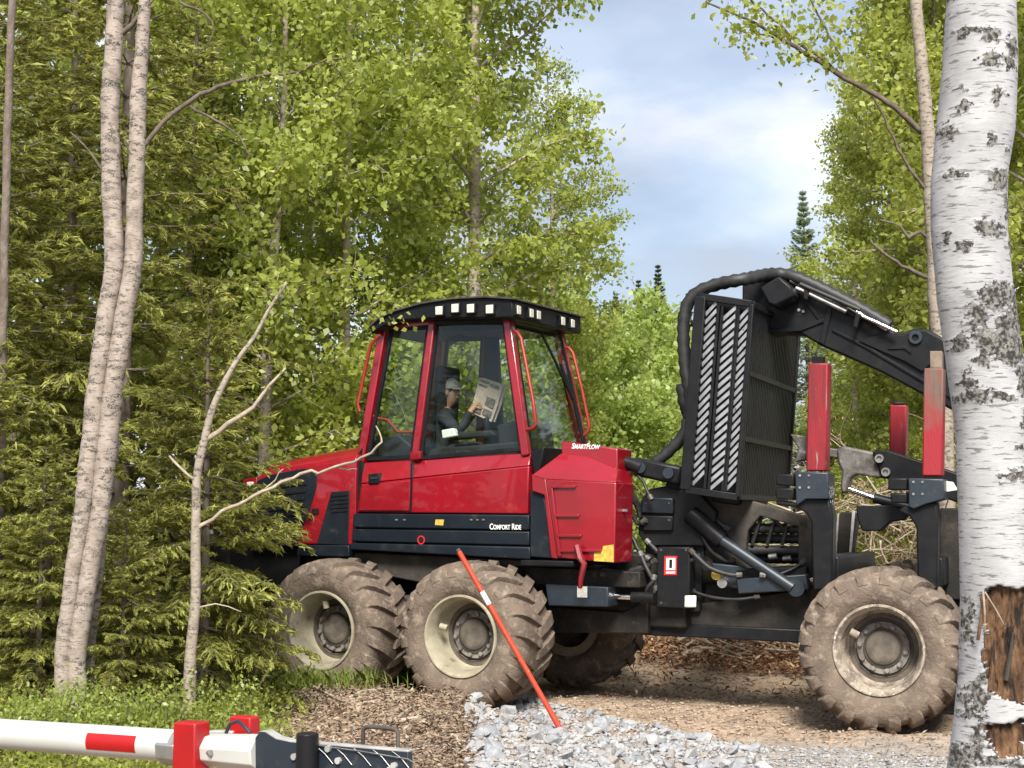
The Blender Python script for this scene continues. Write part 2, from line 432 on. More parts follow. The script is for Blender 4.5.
# ------------------------------------------------------------------ ground
def sst(a, b, x):
    t = min(1, max(0, (x - a) / (b - a))); return t * t * (3 - 2 * t)
def gz(x, y, fine=True):
    if abs(x) > 60 or y > 90 or y < -30:
        return 0.0
    d = Vector((x, y, 0)) - FF.o; u = d.x * FF.U.x + d.y * FF.U.y; v = d.x * FF.V.x + d.y * FF.V.y
    z = .22 * math.exp(-((v + .42) / .42) ** 2) * (1 - sst(.1, .8, u)) * (.55 + .45 * sst(-3.2, -1.8, u))
    z += .17 * math.exp(-((x + .35) / 1.0) ** 2 - ((y - 12.3) / .8) ** 2)
    z += .05 * math.exp(-((x - 1.2) / 1.3) ** 2 - ((y - 11.4) / .7) ** 2)
    z += .12 * sst(-2.0, -3.4, x) * sst(9, 12, y) if x < -2 else 0
    e = Vector((x, y, 0)) - FR.o; vr = e.x * FR.V.x + e.y * FR.V.y; ur = e.x * FR.U.x + e.y * FR.U.y
    vv = vr if x > .8 else v
    z += .34 * sst(3.0, 5.2, vv) + .5 * sst(5, 9, vv) * sst(0, 4, x)
    rut = math.exp(-((vr - .3) / .33) ** 2) + math.exp(-((vr - 2.4) / .33) ** 2)
    if x > -.5 and vr > -.8: z -= .045 * rut * sst(-.5, .5, x) - .04 * math.exp(-((vr - .95) / .2) ** 2) - .05 * math.exp(-((vr + .28) / .16) ** 2) * sst(.3, 1.2, x)
    if fine:
        p = Vector((x, y, 0))
        z += .035 * noise.noise(p * 1.1) + .03 * noise.noise(p * 3.1 + Vector((7, 3, 1))) + .014 * noise.noise(p * 8.3)
        if y > 40 or x < -25: z *= .6
    return z
def ground_hit(px, py):
    d = ray(px, py); t = 6.0
    for i in range(400):
        q = EYE + d * t
        if q.z <= gz(q.x, q.y): break
        t += .06
    return Vector((q.x, q.y, gz(q.x, q.y)))

def build_ground():
    N = 380
    xs = 1.09 * np.sinh(7 * np.linspace(-1, 1, N)); ys = 12.3 + 1.09 * np.sinh(7 * np.linspace(-1, 1, N))
    V = np.zeros((N * N, 3), np.float32); k = 0
    for y in ys:
        for x in xs:
            V[k] = (x, y, gz(float(x), float(y))); k += 1
    i = np.arange(N * N).reshape(N, N)
    Fq = np.stack([i[:-1, :-1], i[:-1, 1:], i[1:, 1:], i[1:, :-1]], -1).reshape(-1, 4)
    me = np_mesh('ground', V, Fq, smooth=True)
    o = bpy.data.objects.new('ground', me); link(o); tag(o, 'brown dirt track with ruts and forest floor', None, None, 'structure')
    m = bpy.data.materials.new('ground'); m.use_nodes = True; t = m.node_tree; b = t.nodes['Principled BSDF']
    b.inputs['Roughness'].default_value = .95; b.inputs['Specular IOR Level'].default_value = .2
    tcn = t.nodes.new('ShaderNodeTexCoord')
    def nz(sc, det=8, rg=.65):
        n = t.nodes.new('ShaderNodeTexNoise'); n.inputs['Scale'].default_value = sc; n.inputs['Detail'].default_value = det; n.inputs['Roughness'].default_value = rg
        t.links.new(tcn.outputs['Object'], n.inputs[0]); return n.outputs[0]
    def mr(src, a, z):
        n = t.nodes.new('ShaderNodeMapRange'); n.inputs[1].default_value = a; n.inputs[2].default_value = z; t.links.new(src, n.inputs[0]); return n.outputs[0]
    def mix(f, a, c):
        x = t.nodes.new('ShaderNodeMix'); x.data_type = 'RGBA'; t.links.new(f, x.inputs[0])
        for s_, kk in ((a, 6), (c, 7)):
            if isinstance(s_, tuple): x.inputs[kk].default_value = (*s_, 1)
            else: t.links.new(s_, x.inputs[kk])
        return x.outputs[2]
    def mth(op, a, c):
        n = t.nodes.new('ShaderNodeMath'); n.operation = op
        for s_, kk in ((a, 0), (c, 1)):
            if isinstance(s_, (int, float)): n.inputs[kk].default_value = s_
            else: t.links.new(s_, n.inputs[kk])
        return n.outputs[0]
    dirt = mix(mr(nz(1.6), .38, .64), (.32, .23, .16), (.44, .34, .25))
    dirt = mix(mr(nz(14), .50, .66), dirt, (.16, .112, .076))
    dirt = mix(mr(nz(45, 3), .58, .66), dirt, (.46, .39, .32))
    sep = t.nodes.new('ShaderNodeSeparateXYZ'); t.links.new(tcn.outputs['Object'], sep.inputs[0])
    wob = mth('MULTIPLY', mth('SUBTRACT', nz(.8), .5), 3.0)
    xx = mth('ADD', sep.outputs[0], wob); yy = mth('ADD', sep.outputs[1], wob)
    floor_ = mix(mr(nz(3), .4, .62), (.09, .075, .035), (.16, .13, .065))
    far = mr(yy, 20, 24)
    left = mr(xx, -1.7, -2.5)
    dirt = mix(left, dirt, floor_)
    dirt = mix(far, dirt, floor_)
    grav = mix(mr(nz(30, 4), .42, .6), (.26, .24, .22), (.42, .41, .40))
    gm = mth('MULTIPLY', mr(yy, 12.2, 11.2), mr(xx, -.6, .2))
    t.links.new(mix(gm, dirt, grav), b.inputs['Base Color'])
    bn = t.nodes.new('ShaderNodeBump'); bn.inputs['Strength'].default_value = .9; bn.inputs['Distance'].default_value = .05
    t.links.new(nz(9, 10, .7), bn.inputs['Height']); t.links.new(bn.outputs[0], b.inputs['Normal'])
    me.materials.append(m)
build_ground()

# ------------------------------------------------------------------ the forwarder
FW = empty('forwarder', FF.L(1.2, 1.36, 0), 'red and black eight-wheeled forestry forwarder with glazed cab and folded crane', 'forwarder')
def pp(F, pts, v): return [F.p(x, y, v) for x, y in pts]
def panel(name, m, F, pts, v0, v1, parent=FW, bev=.012, sharp=35):
    return MB().prism(pp(F, pts, v0), F.V * (v1 - v0)).build(name, m, parent, bev, sharp)
def sub(o, name, m, F, pts, v0, v1, bev=0.004): return panel(name, m, F, pts, v0, v1, o, bev)

# wheels: local x along the machine, y inwards, z up
def tyre_mesh():
    mb = MB(); O = (0, 0, 0); AX = (0, 1, 0); RF = (1, 0, 0)
    half = [(.035, .352), (.005, .372), (-.022, .43), (-.035, .50), (-.022, .56), (.012, .60), (.07, .618), (.18, .626)]
    prof = half + [(.31, .63)] + [(.62 - a, r) for a, r in reversed(half)]
    mb.lathe(O, AX, RF, prof, 72)
    K = 20; rnd = random.Random(4)
    for side in (0, 1):
        for k in range(K):
            a0 = 2 * PI * (k + .5 * side) / K + rnd.uniform(-.012, .012)
            P = []
            for (yy, rt, rb, sw, wd) in ((.325, .660, .60, .0, .050), (.22, .667, .60, .075, .056), (.11, .664, .60, .15, .060), (.035, .650, .59, .20, .062), (-.012, .612, .565, .225, .058), (-.034, .565, .53, .235, .042)):
                y = yy if side == 0 else .62 - yy
                th = a0 + sw
                dr = Vector((math.cos(th), 0, math.sin(th))); dt = Vector((-math.sin(th), 0, math.cos(th)))
                c = Vector((0, y, 0))
                P.append([c + dr * rb - dt * wd, c + dr * rt - dt * wd * .82, c + dr * rt + dt * wd * .82, c + dr * rb + dt * wd])
            vs = [p for q in P for p in q]; fs = [(0, 1, 2, 3), tuple(len(vs) - 4 + i for i in (3, 2, 1, 0))]
            for i in range(len(P) - 1):
                for j in range(4):
                    fs.append((i * 4 + j, i * 4 + 4 + j, i * 4 + 4 + (j + 1) % 4, i * 4 + (j + 1) % 4))
            mb.add(vs, fs)
    me = mb.mesh('tyre')
    for p in me.polygons: p.use_smooth = True
    me.set_sharp_from_angle(angle=R(38)); me.materials.append(MAT['tyre']); return me
def rim_mesh(m):
    mb = MB(); mb.lathe((0, 0, 0), (0, 1, 0), (1, 0, 0), [(.05, .366), (.0, .370), (-.012, .364), (-.012, .350), (.005, .338), (.03, .332), (.05, .318), (.13, .312), (.22, .300), (.28, .285), (.30, .26), (.57, .26), (.57, .36)], 64)
    mb.cyl((-.27, .10, .05), (-.20, .11, .04), .03, 12)
    me = mb.mesh('rim')
    for p in me.polygons: p.use_smooth = True
    me.set_sharp_from_angle(angle=R(40)); me.materials.append(MAT[m]); return me
def hub_mesh():
    mb = MB(); mb.lathe((0, 0, 0), (0, 1, 0), (1, 0, 0), [(.285, .30), (.27, .245), (.262, .24), (.30, .235), (.30, .06), (.5, .05)], 48)
    mb.lathe((0, 0, 0), (0, 1, 0), (1, 0, 0), [(.30, .145), (.245, .142), (.232, .130), (.226, .09), (.225, .002)], 40)
    me = mb.mesh('hub')
    for p in me.polygons: p.use_smooth = True
    me.set_sharp_from_angle(angle=R(40)); me.materials.append(MAT['hub']); return me
def ring_mesh():
    mb = MB(); mb.lathe((0, 0, 0), (0, 1, 0), (1, 0, 0), [(.285, .215), (.268, .213), (.266, .155), (.285, .153)], 48)
    for k in range(10):
        a = 2 * PI * k / 10 + .2; c = Vector((math.cos(a) * .185, 0, math.sin(a) * .185))
        mb.tube([c + Vector((0, .27, 0)), c + Vector((0, .235, 0))], .020, 6)
    me = mb.mesh('bolt_ring')
    for p in me.polygons: p.use_smooth = True
    me.set_sharp_from_angle(angle=R(40)); me.materials.append(MAT['hub_ring']); return me
TY, RB, RW, HB, BR = tyre_mesh(), rim_mesh('rim_beige'), rim_mesh('rim_worn'), hub_mesh(), ring_mesh()
def wheel(F, u, far, rim, roll):
    base = F.L(u, 2.78 if far else 0, F.o.z)
    h = bpy.data.objects.new('wheel', HB); link(h, FW)
    M = Matrix.Translation(base - FW.location) @ Matrix.Rotation(-F.th + (PI if far else 0), 4, 'Z') @ Matrix.Rotation(roll, 4, 'Y')
    h.matrix_local = M
    for n, me in (('tyre', TY), ('rim', rim), ('bolt_ring', BR)):
        link(bpy.data.objects.new(n, me), h)
wheel(FF, 0, False, RB, .1); wheel(FF, -1.5, False, RB, 1.3)
wheel(FF, 0, True, RB, .7); wheel(FF, -1.5, True, RB, 2.0)
wheel(FR, 0, False, RW, .35); wheel(FR, 1.55, False, RW, 1.0)
wheel(FR, 0, True, RW, .9); wheel(FR, 1.55, True, RW, .3)
# bogie beams and axles
for F, u0, u1 in ((FF, -1.5, 0), (FR, 0, 1.55)):
    for v0, v1 in ((.66, .86), (1.92, 2.12)):
        c = F.L
        MB().prism([c(u0 - .16, v0, .58), c(u1 + .16, v0, .58), c(u1 + .16, v0, .78), c((u0 + u1) / 2 + .3, v0, .98), c((u0 + u1) / 2 - .3, v0, .98), c(u0 - .16, v0, .78)], F.V * (v1 - v0)).build('bogie_beam', 'dusty', FW, .03)
    for u in (u0, u1):
        for v0, v1 in ((.25, .7), (2.08, 2.5)):
            MB().cyl(F.L(u, v0, .667), F.L(u, v1, .667), .16, 20).build('axle', 'dusty', FW)
    MB().cyl(F.L((u0 + u1) / 2, .8, .8), F.L((u0 + u1) / 2, 2.0, .8), .15, 20).build('axle', 'dusty', FW)

# chassis of the front half
MB().box(FF, -2.75, 1.75, 1.0, 1.78, .74, 1.40).build('front_frame', 'dark_frame', FW, .02)
panel('fender_plate', 'dusty', FF, [(350, 552), (440, 556), (520, 560), (520, 566), (452, 571), (438, 586), (396, 578), (350, 566)], .68, .74)
panel('under_frame', 'dark_frame', FF, [(300, 556), (350, 549), (530, 560), (600, 566), (600, 590), (300, 575)], .80, 1.9)

# hood: four cross-sections
def hood():
    secs = []
    for (xc, yc, xt, yt) in ((356, 459, 361, 444.5), (330, 462.5, 334, 449.5), (300, 467, 304, 455), (266, 473.5, 272, 461), (257, 480, 262, 468)):
        u, zc = FF.uz(xc, yc, .58); zt = FF.uz(xt, yt, .82)[1]
        zb = 1.46
        secs.append([FF.L(u, .58, zb), FF.L(u, .58, zc), FF.L(u, .66, zc + (zt - zc) * .62), FF.L(u, .84, zt), FF.L(u, 1.88, zt), FF.L(u, 2.06, zc + (zt - zc) * .62), FF.L(u, 2.14, zc), FF.L(u, 2.14, zb)])
    mb = MB(); n = 8
    mb.add([p for s in secs for p in s], [tuple(range(n)), tuple(len(secs) * n - 1 - i for i in range(n))] + [(i * n + j, i * n + n + j, i * n + n + (j + 1) % n, i * n + (j + 1) % n) for i in range(len(secs) - 1) for j in range(n)])
    return mb.build('hood', 'red', FW, .015, 50, 3)
hd = hood()
sub(hd, 'grille', 'blue_black', FF, [(257, 481), (270, 475), (303, 468.5), (312, 470), (317, 476), (316, 488), (309, 512), (300, 532), (296, 546), (250, 546), (250, 500)], .572, .60)
for i in range(7):
    y = 484 + i * 7.5
    sub(hd, 'grille_slat', 'black', FF, [(262, y + 3), (306 - i, y - 2), (306 - i, y + 1), (262, y + 6)], .562, .58)
sub(hd, 'vent_panel', 'blue_black', FF, [(331, 492), (349.5, 490.5), (347.5, 545), (316.5, 544)], .570, .60)
for i in range(5):
    sub(hd, 'vent_slat', 'black', FF, [(331 - i * .3, 495 + i * 4), (348, 493.6 + i * 4), (348, 495.6 + i * 4), (331 - i * .3, 497 + i * 4)], .562, .58, .002)
sub(hd, 'latch', 'black', FF, [(311.5, 509), (318, 508), (318, 514), (311, 515)], .565, .60)
panel('hood_gap', 'black', FF, [(351, 462), (363, 446), (363, 513), (350, 513)], .62, 2.0)
panel('lower_side', 'blue_black', FF, [(298, 545), (349, 545), (349, 557), (296, 556)], .57, 2.1)
panel('nose', 'red', FF, [(243, 479), (257, 477), (257, 520), (246, 520)], .66, 2.0)
panel('nose_guard', 'black', FF, [(205, 500), (258, 495), (300, 545), (298, 590), (215, 585)], .70, 2.0)
panel('nose_lamp', 'lens', FF, [(246, 482), (253, 481.5), (253, 490), (247, 490.5)], .645, .67)
bl = panel('front_bumper', 'dark_frame', FF, [(146, 529), (190, 533), (208, 545), (208, 585), (155, 572), (150, 550)], .35, 2.35)
panel('bumper_lip', 'grey_lip', FF, [(145, 526.5), (190, 530.5), (191, 535), (146, 531)], .34, 2.36, bl, .004)

# side panels below the cab
panel('side_panel', 'blue_black', FF, [(353, 513.5), (529, 515), (529, 530), (352, 527.5)], .55, .62)
panel('side_panel', 'blue_black', FF, [(352, 529), (529, 531.5), (529, 545.5), (351, 541.5)], .55, .62)
sp = panel('side_panel', 'blue_black', FF, [(350, 543), (530, 547), (530, 559.5), (350, 549.5)], .52, .62)
panel('cab_floor', 'black', FF, [(350, 513), (531, 514), (531, 558), (349, 549)], .60, 2.1)
sub(sp, 'warning_sticker', 'sticker_yellow', FF, [(435.5, 519.5), (444, 519.5), (443, 525.5), (435, 525)], .545, .549, 0)
em = MB()
c0, z0 = FF.uz(421, 540, .545)
for k in range(20):
    a, b = 2 * PI * k / 20, 2 * PI * (k + 1) / 20
    q = [FF.L(c0 + r * math.cos(t), .545, z0 + r * math.sin(t)) for t, r in ((a, .030), (b, .030), (b, .042), (a, .042))]
    em.prism(q, FF.V * .004)
em.build('emblem_ring', 'sticker_red', sp)
for x in (395, 403, 470, 476, 482):
    sub(sp, 'bolt', 'steel', FF, [(x, 519), (x + 2.5, 519), (x + 2.5, 520.4), (x, 520.4)], .543, .549, 0)

def lettering(txt, F, px, py, v, height, m, parent, normal_tilt=0.0, shear=0.0, stretch=1.0, smallcaps=False, drop=0.0):
    cu = bpy.data.curves.new('lettering', 'FONT'); cu.body = txt; cu.size = height; cu.extrude = .001; cu.shear = shear; cu.offset = height * .018
    if smallcaps:
        cu.small_caps_scale = .78
        for i, ch in enumerate(txt):
            if ch.islower(): cu.body_format[i].use_small_caps = True
    o = bpy.data.objects.new('tmp', cu); COL.objects.link(o)
    dg = bpy.context.evaluated_depsgraph_get(); me = bpy.data.meshes.new_from_object(o.evaluated_get(dg)); bpy.data.objects.remove(o)
    me.materials.clear(); me.materials.append(MAT[m])
    t = bpy.data.objects.new('lettering', me); link(t, parent)
    X = (F.U + Vector((0, 0, -drop))).normalized(); Y = Vector((0, 0, 1)) + F.V * normal_tilt; Y = (Y - X * Y.dot(X)).normalized(); Z = X.cross(Y)
    M = Matrix((X * stretch, Y, Z)).transposed().to_4x4(); M.translation = F.p(px, py, v) - wloc(parent)
    t.matrix_local = M
    return t
lettering('Comfort Ride', FF, 489.5, 529.3, .544, .075, 'white_plain', sp, smallcaps=True, stretch=.74)

# cab
VS, VT = .66, .76                       # side glass: sill and top
def side(px, py, k, off=0.0):           # k 0 at the sill, 1 at the roof
    return FF.p(px, py, VS + (VT - VS) * k + off)
def mirror(p):                          # the same point on the far side of the cab
    d = (p - FF.o).dot(FF.V); return p + FF.V * (2 * 1.30 - 2 * d)
cab = MB()
lowA = pp(FF, [(357, 512.5), (528, 514), (529, 466), (361, 484)], .58); lowB = [mirror(p) for p in lowA]
cab.loft(lowA, lowB)
CB = cab.build('cab', 'red', FW, .012, 30)
def shoulder(nm, A, B, m='red'):
    MB().loft(A, B).build(nm, m, CB, .008, 30)
shA = [FF.p(361, 483.5, .583), FF.p(529, 465.5, .583), FF.p(531, 453, VS), FF.p(363, 462.5, VS)]
shoulder('shoulder_panel', shA, [p + FF.V * .10 for p in shA])
shoulder('shoulder_panel', [mirror(p) for p in shA], [mirror(p) - FF.V * .10 for p in shA])
# door leaf: its own panel standing proud of the body
dr = panel('door', 'red', FF, [(361.5, 485), (411, 480), (409, 511), (358.5, 511)], .565, .60, CB, .01)
sub(CB, 'handle', 'black', FF, [(368, 474), (378.5, 473), (378.5, 484), (368, 484.5)], .550, .66, .01)
sub(CB, 'handle_grip', 'slate', FF, [(370, 477), (377, 476.5), (377, 479), (370, 479.5)], .544, .56, .002)
sub(CB, 'door_seam', 'black', FF, [(410.6, 464), (412, 463.8), (410.6, 512), (409.4, 512)], .562, .60, 0)
sub(CB, 'hinge', 'red', FF, [(410, 452), (420, 451), (420, 459), (410, 460)], .60, .66, .006)
PIL = [((362, 462), (385, 325), .085), ((416, 461), (434, 321), .075), ((527, 456), (508, 318), .085)]
for (x0, y0), (x1, y1), wd in PIL:
    a, b = side(x0, y0, 0), side(x1, y1, 1)
    MB().beam(a, b, wd, .09, FF.V).build('pillar', 'red', CB, .012)
    MB().beam(mirror(a), mirror(b), wd, .09, FF.V).build('pillar', 'red', CB, .012)
def glass(pts, m='glass', fr=True):
    n = (pts[1] - pts[0]).cross(pts[3] - pts[0]).normalized()
    o = MB().prism(pts, n * .006).build('window', m, CB)
    if fr:
        mb = MB(); c = sum(pts, Vector()) / 4
        for i in range(4):
            a, b = pts[i], pts[(i + 1) % 4]; mb.beam(a + (c - a).normalized() * .012, b + (c - b).normalized() * .012, .035, .03, n)
        mb.build('window_frame', 'black', CB)
    return o
gl1 = [side(368, 460, 0), side(412, 458, 0), side(429, 327, 1), side(392, 328, 1)]
gl2 = [side(421, 459, 0), side(522, 450, 0), side(505, 322, 1), side(437, 322, 1)]
glass(gl1); glass(gl2); glass([mirror(p) for p in gl1]); glass([mirror(p) for p in gl2])
rw = [side(531, 452, 0, .03), mirror(side(531, 452, 0, .03)), mirror(side(512, 319, 1, .03)), side(512, 319, 1, .03)]
glass(rw, 'glass_rear')
fw_ = [side(358, 462, 0, .03), mirror(side(358, 462, 0, .03)), mirror(side(382, 325, 1, .03)), side(382, 325, 1, .03)]
glass(fw_)
for a, b in ((gl1, .0), (gl2, 1)):      # dark sunshade strips on top of the side glass
    pass
# header rails
for A, B in (((383, 325), (434, 320)), ((434, 320), (510, 317))):
    a, b = side(*A, 1), side(*B, 1)
    MB().beam(a, b, .11, .09, FF.V).build('header', 'red' if A[0] < 400 else 'black', CB, .01)
    MB().beam(mirror(a), mirror(b), .11, .09, FF.V).build('header', 'black', CB, .01)
# roof
rp = [(369, 326), (378, 318), (392, 311), (420, 303), (450, 298.5), (485, 296.5), (513, 298.5), (513, 318), (470, 318.5), (430, 319), (398, 321), (384, 326), (371, 334)]
VR = .58
RO = panel('roof', 'black', FF, rp, VR, 2.06, FW, .02)
lip = [(368.5, 325.5), (377.5, 317.2), (391.5, 310.2), (420, 302.2), (450, 297.6), (485, 295.6), (515, 297.6), (515, 299.6), (485, 297.6), (450, 299.4), (420, 304.2), (392, 312.2), (378, 319.2), (369, 327.6)]
panel('roof_edge', 'dusty', FF, lip, VR - .03, 2.09, RO, .004)
def lamp(F, px, py, v, w, h):
    u, z = F.uz(px, py, v)
    o = MB().box(F, u - w / 2 - .012, u + w / 2 + .012, v - .03, v + .02, z - h / 2 - .012, z + h / 2 + .012).build('work_light', 'black', RO, .008)
    MB().box(F, u - w / 2, u + w / 2, v - .036, v, z - h / 2, z + h / 2).build('lens', 'lens', o, .006)
for x, y in ((440.5, 311), (456.5, 308.6), (472, 308.8), (491, 309.6)):
    lamp(FF, x, y, VR - .005, .078, .082)
ue = FF.uz(513, 310, VR)[0]; ze = FF.uz(513, 309.5, VR)[1]
for v in (.64, .90, 1.05, 1.58, 1.80):
    o = MB().box(FF, ue - .02, ue + .03, v - .05, v + .05, ze - .055, ze + .055).build('work_light', 'black', RO, .008)
    MB().box(FF, ue, ue + .037, v - .038, v + .038, ze - .041, ze + .041).build('lens', 'lens', o, .006)
# grab rails
def rail(pts, r=.017, m='orange_red', parent=None, name='grab_rail', n=8):
    return MB().tube(pts, r, n).build(name, m, parent or CB, 0, 60)
rail([side(511, 331, 1, -.02), side(517, 332, .95, -.06), side(521, 338, .9, -.07), side(533, 400, .4, -.07), side(536, 424, .1, -.07), side(534, 428, .1, -.06), side(526, 430, .1, 0)])
Vf = 1.86
rail([FF.p(x, y, Vf) for x, y in ((563, 347), (569, 348), (573, 353), (582, 390), (589, 424), (589, 431), (583, 436))])
rail([FF.p(x, y, .50) for x, y in ((380, 335), (371, 344), (364, 375), (357.5, 404), (360, 412))])
rail([side(x, y, .25, .02) for x, y in ((372, 415), (377, 418), (388, 420), (398, 432), (417, 432))], .014)
# wiper on the rear window
q = lambda s, t: rw[0] * (1 - s) * (1 - t) + rw[1] * s * (1 - t) + rw[2] * s * t + rw[3] * (1 - s) * t + FF.U * .03
rail([q(.52, .93), q(.72, .70), q(.90, .45)], .014, 'black', CB, 'wiper_arm')
rail([q(.80, .72), q(.92, .42), q(.93, .10)], .016, 'black', CB, 'wiper_blade')
# inside the cab
def ibox(name, pts, v0, v1, m='interior', bev=.02): return panel(name, m, FF, pts, v0, v1, CB, bev)
ibox('console', [(430, 449), (521, 441), (524, 460), (424, 462)], .80, 1.05)
ibox('dashboard', [(496, 425), (518, 420), (526, 460), (500, 460)], 1.0, 1.7)
ibox('rear_post', [(483, 330), (496, 330), (502, 445), (485, 445)], 1.72, 1.80)
ibox('headliner', [(436, 321), (506, 318), (507, 328), (478, 331), (437, 330)], 1.0, 1.9)
st = ibox('seat', [(433, 366), (441, 364), (440, 395), (438, 425), (440, 447), (474, 449), (474, 460), (432, 461), (430, 430)], 1.14, 1.56, 'seat_fabric', .05)
ibox('armrest', [(448, 432), (492, 430), (495, 436), (448, 440)], .95, 1.08, 'interior')
ibox('joystick', [(483, 418), (487, 417), (488, 432), (484, 432)], .98, 1.03, 'black', .01)
ibox('switch_box', [(441, 430), (453, 428), (456, 436), (442, 439)], .90, .98, 'white_plain', .012)
ibox('front_panel', [(372, 440), (398, 434), (412, 446), (412, 462), (370, 462)], .9, 1.6, 'interior')
panel('engine_cover', 'black', FF, [(530, 452), (544, 447), (540, 470), (534, 476)], .60, 1.4)

# red tank housing behind the cab
tk = [(545, 479), (616, 482.5), (614.5, 563), (557, 558)]
TK = panel('tank_housing', 'red', FF, tk, .45, .84, FW, .012)
panel('tank_side', 'red', FF, [(531.5, 474), (545.5, 478.5), (557.5, 559), (551, 558), (544, 495), (532, 491)], .46, .9, TK, .008)
panel('tank_skirt', 'blue_black', FF, [(530, 491), (544, 494), (553, 558.5), (530, 557)], .50, .9, TK, .01)
A = [FF.p(532, 475, .455), FF.p(545, 479.2, .455), FF.p(616, 482.2, .455), FF.p(617.5, 469, .62), FF.p(586, 456, .66), FF.p(561, 453.5, .66)]
B = [p + FF.V * .36 - Vector((0, 0, .02)) for p in A]
MB().loft(A, B).build('tank_slope', 'red', TK, .006, 20)
up_ = panel('tank_top', 'red', FF, [(561.5, 441), (617.5, 448.5), (617.5, 482), (561, 470)], .66, .98, TK, .012)
lettering('SmartFlow', FF, 571.5, 448.6, .655, .072, 'white_plain', up_, shear=.25, stretch=.80, smallcaps=True, drop=.035)
# ladder recess and steps on the housing
for y in (485, 514, 534, 549):
    x0 = 551 + (y - 485) * .12
    sub(TK, 'step', 'red', FF, [(x0, y), (x0 + (24 if y < 540 else 42), y + .5), (x0 + (24 if y < 540 else 42), y + 3), (x0, y + 3)], .425, .46, .004)
sub(TK, 'step_side', 'red', FF, [(549.5, 486), (552, 486), (561, 556), (558, 556)], .43, .46, .004)
sub(TK, 'warning_sticker', 'sticker_yellow', FF, [(603, 546), (613.5, 544.5), (613.5, 562), (594, 561), (594, 551), (602, 551)], .444, .449, 0)
sub(TK, 'latch', 'steel', FF, [(622, 0 + 509), (627, 509), (627, 511.5), (622, 511.5)], .60, .62, 0)
MB().tube([FF.p(577, 546, .40), FF.p(580, 558, .36), FF.p(584, 564, .36), FF.p(581, 578, .36), FF.p(580, 588, .38)], [.03, .03, .028, .024, .02], 6).build('lever', 'red_worn', TK)
panel('step_plate', 'black', FF, [(520, 560), (573, 561), (573, 567), (520, 566)], .45, .9)
panel('frame_plate', 'dark_frame', FF, [(524, 566), (640, 572), (640, 588), (524, 584)], .75, 1.9)
panel('rear_step', 'slate', FF, [(545, 584), (608, 587), (608, 607), (548, 606)], .62, .90)
panel('reflector', 'reflector', FF, [(577, 586.5), (587, 586.5), (587, 597.5), (577, 597.5)], .612, .62, FW, .002)
panel('red_bracket', 'red_worn', FF, [(585, 607), (622, 609), (622, 616), (585, 615)], 1.0, 1.1)
panel('hitch_block', 'dark_frame', FF, [(548, 606), (622, 612), (648, 600), (648, 634), (548, 632)], .95, 1.8)
MB().cyl(FF.p(607, 595.5, .80), FF.p(634, 597, .80), .030, 14).build('piston_rod', 'chrome', FW)
MB().cyl(FF.p(632, 597, .80), FF.p(655, 598, .80), .048, 14).build('cylinder', 'black', FW)
# pipes along the joint
for k, (a, b) in enumerate((((590, 570), (650, 566)), ((575, 577), (655, 574)), ((590, 563), (648, 560)))):
    p0, p1 = FF.p(*a, .85 + .1 * k), FF.p(*b, .9 + .1 * k)
    MB().tube([p0, (p0 + p1) / 2 + Vector((0, 0, -.06)), p1], .035, 10).build('hose', 'rubber', FW)

# ------------------------------------------------------------------ rear half of the forwarder
def rpanel(name, m, pts, v0, v1, parent=FW, bev=.012): return panel(name, m, FR, pts, v0, v1, parent, bev)
MB().box(FR, -2.3, 3.2, 1.0, 1.75, .80, 1.14).build('rear_frame', 'dark_frame', FW, .02)
rpanel('main_beam', 'dark_frame', [(640, 606), (690, 605), (812, 588), (870, 585), (870, 648), (812, 643), (640, 634)], .92, 1.0)
rpanel('beam_flange', 'black', [(640, 622), (812, 630), (812, 643.5), (640, 635)], .86, .93)
rpanel('slew_base', 'black', [(641, 500), (649, 489), (664, 486), (700, 494), (716, 512), (712, 546), (646, 546), (638, 534)], .80, 1.7)
sb = rpanel('slew_cover', 'blue_black', [(642, 497), (673, 498), (673, 514), (641, 513)], .74, .82)
rpanel('slew_cover', 'black', [(641, 515), (673, 516), (672, 531), (643, 531)], .76, .84)
rpanel('pivot_post', 'black', [(646, 540), (705, 540), (700, 612), (640, 612)], .86, 1.6)
po = rpanel('support_leg', 'black', [(657, 547), (690, 547), (689.5, 609), (656, 607)], .66, .86)
sub(po, 'warning_label', 'sticker_red', FR, [(664.5, 556), (677, 556), (676.5, 575), (664, 575)], .654, .659, 0)
sub(po, 'warning_label', 'white_plain', FR, [(666.3, 558), (675.3, 558), (675.2, 570), (666, 570)], .650, .653, 0)
sub(po, 'warning_label', 'black', FR, [(669.3, 559.5), (672.2, 559.5), (672, 568), (669.2, 568)], .646, .649, 0)
sub(po, 'warning_label', 'white_plain', FR, [(666, 571.6), (675.2, 571.6), (675, 573.4), (666, 573.4)], .650, .653, 0)
rpanel('marker_lamp', 'reflector', [(684.5, 595.5), (696, 595.5), (696, 607.5), (684, 607.5)], .64, .66, FW, .012)
rpanel('marker_strip', 'white_plain', [(653, 588), (655.5, 588), (655.5, 600), (653, 600)], .75, .76, FW, 0)
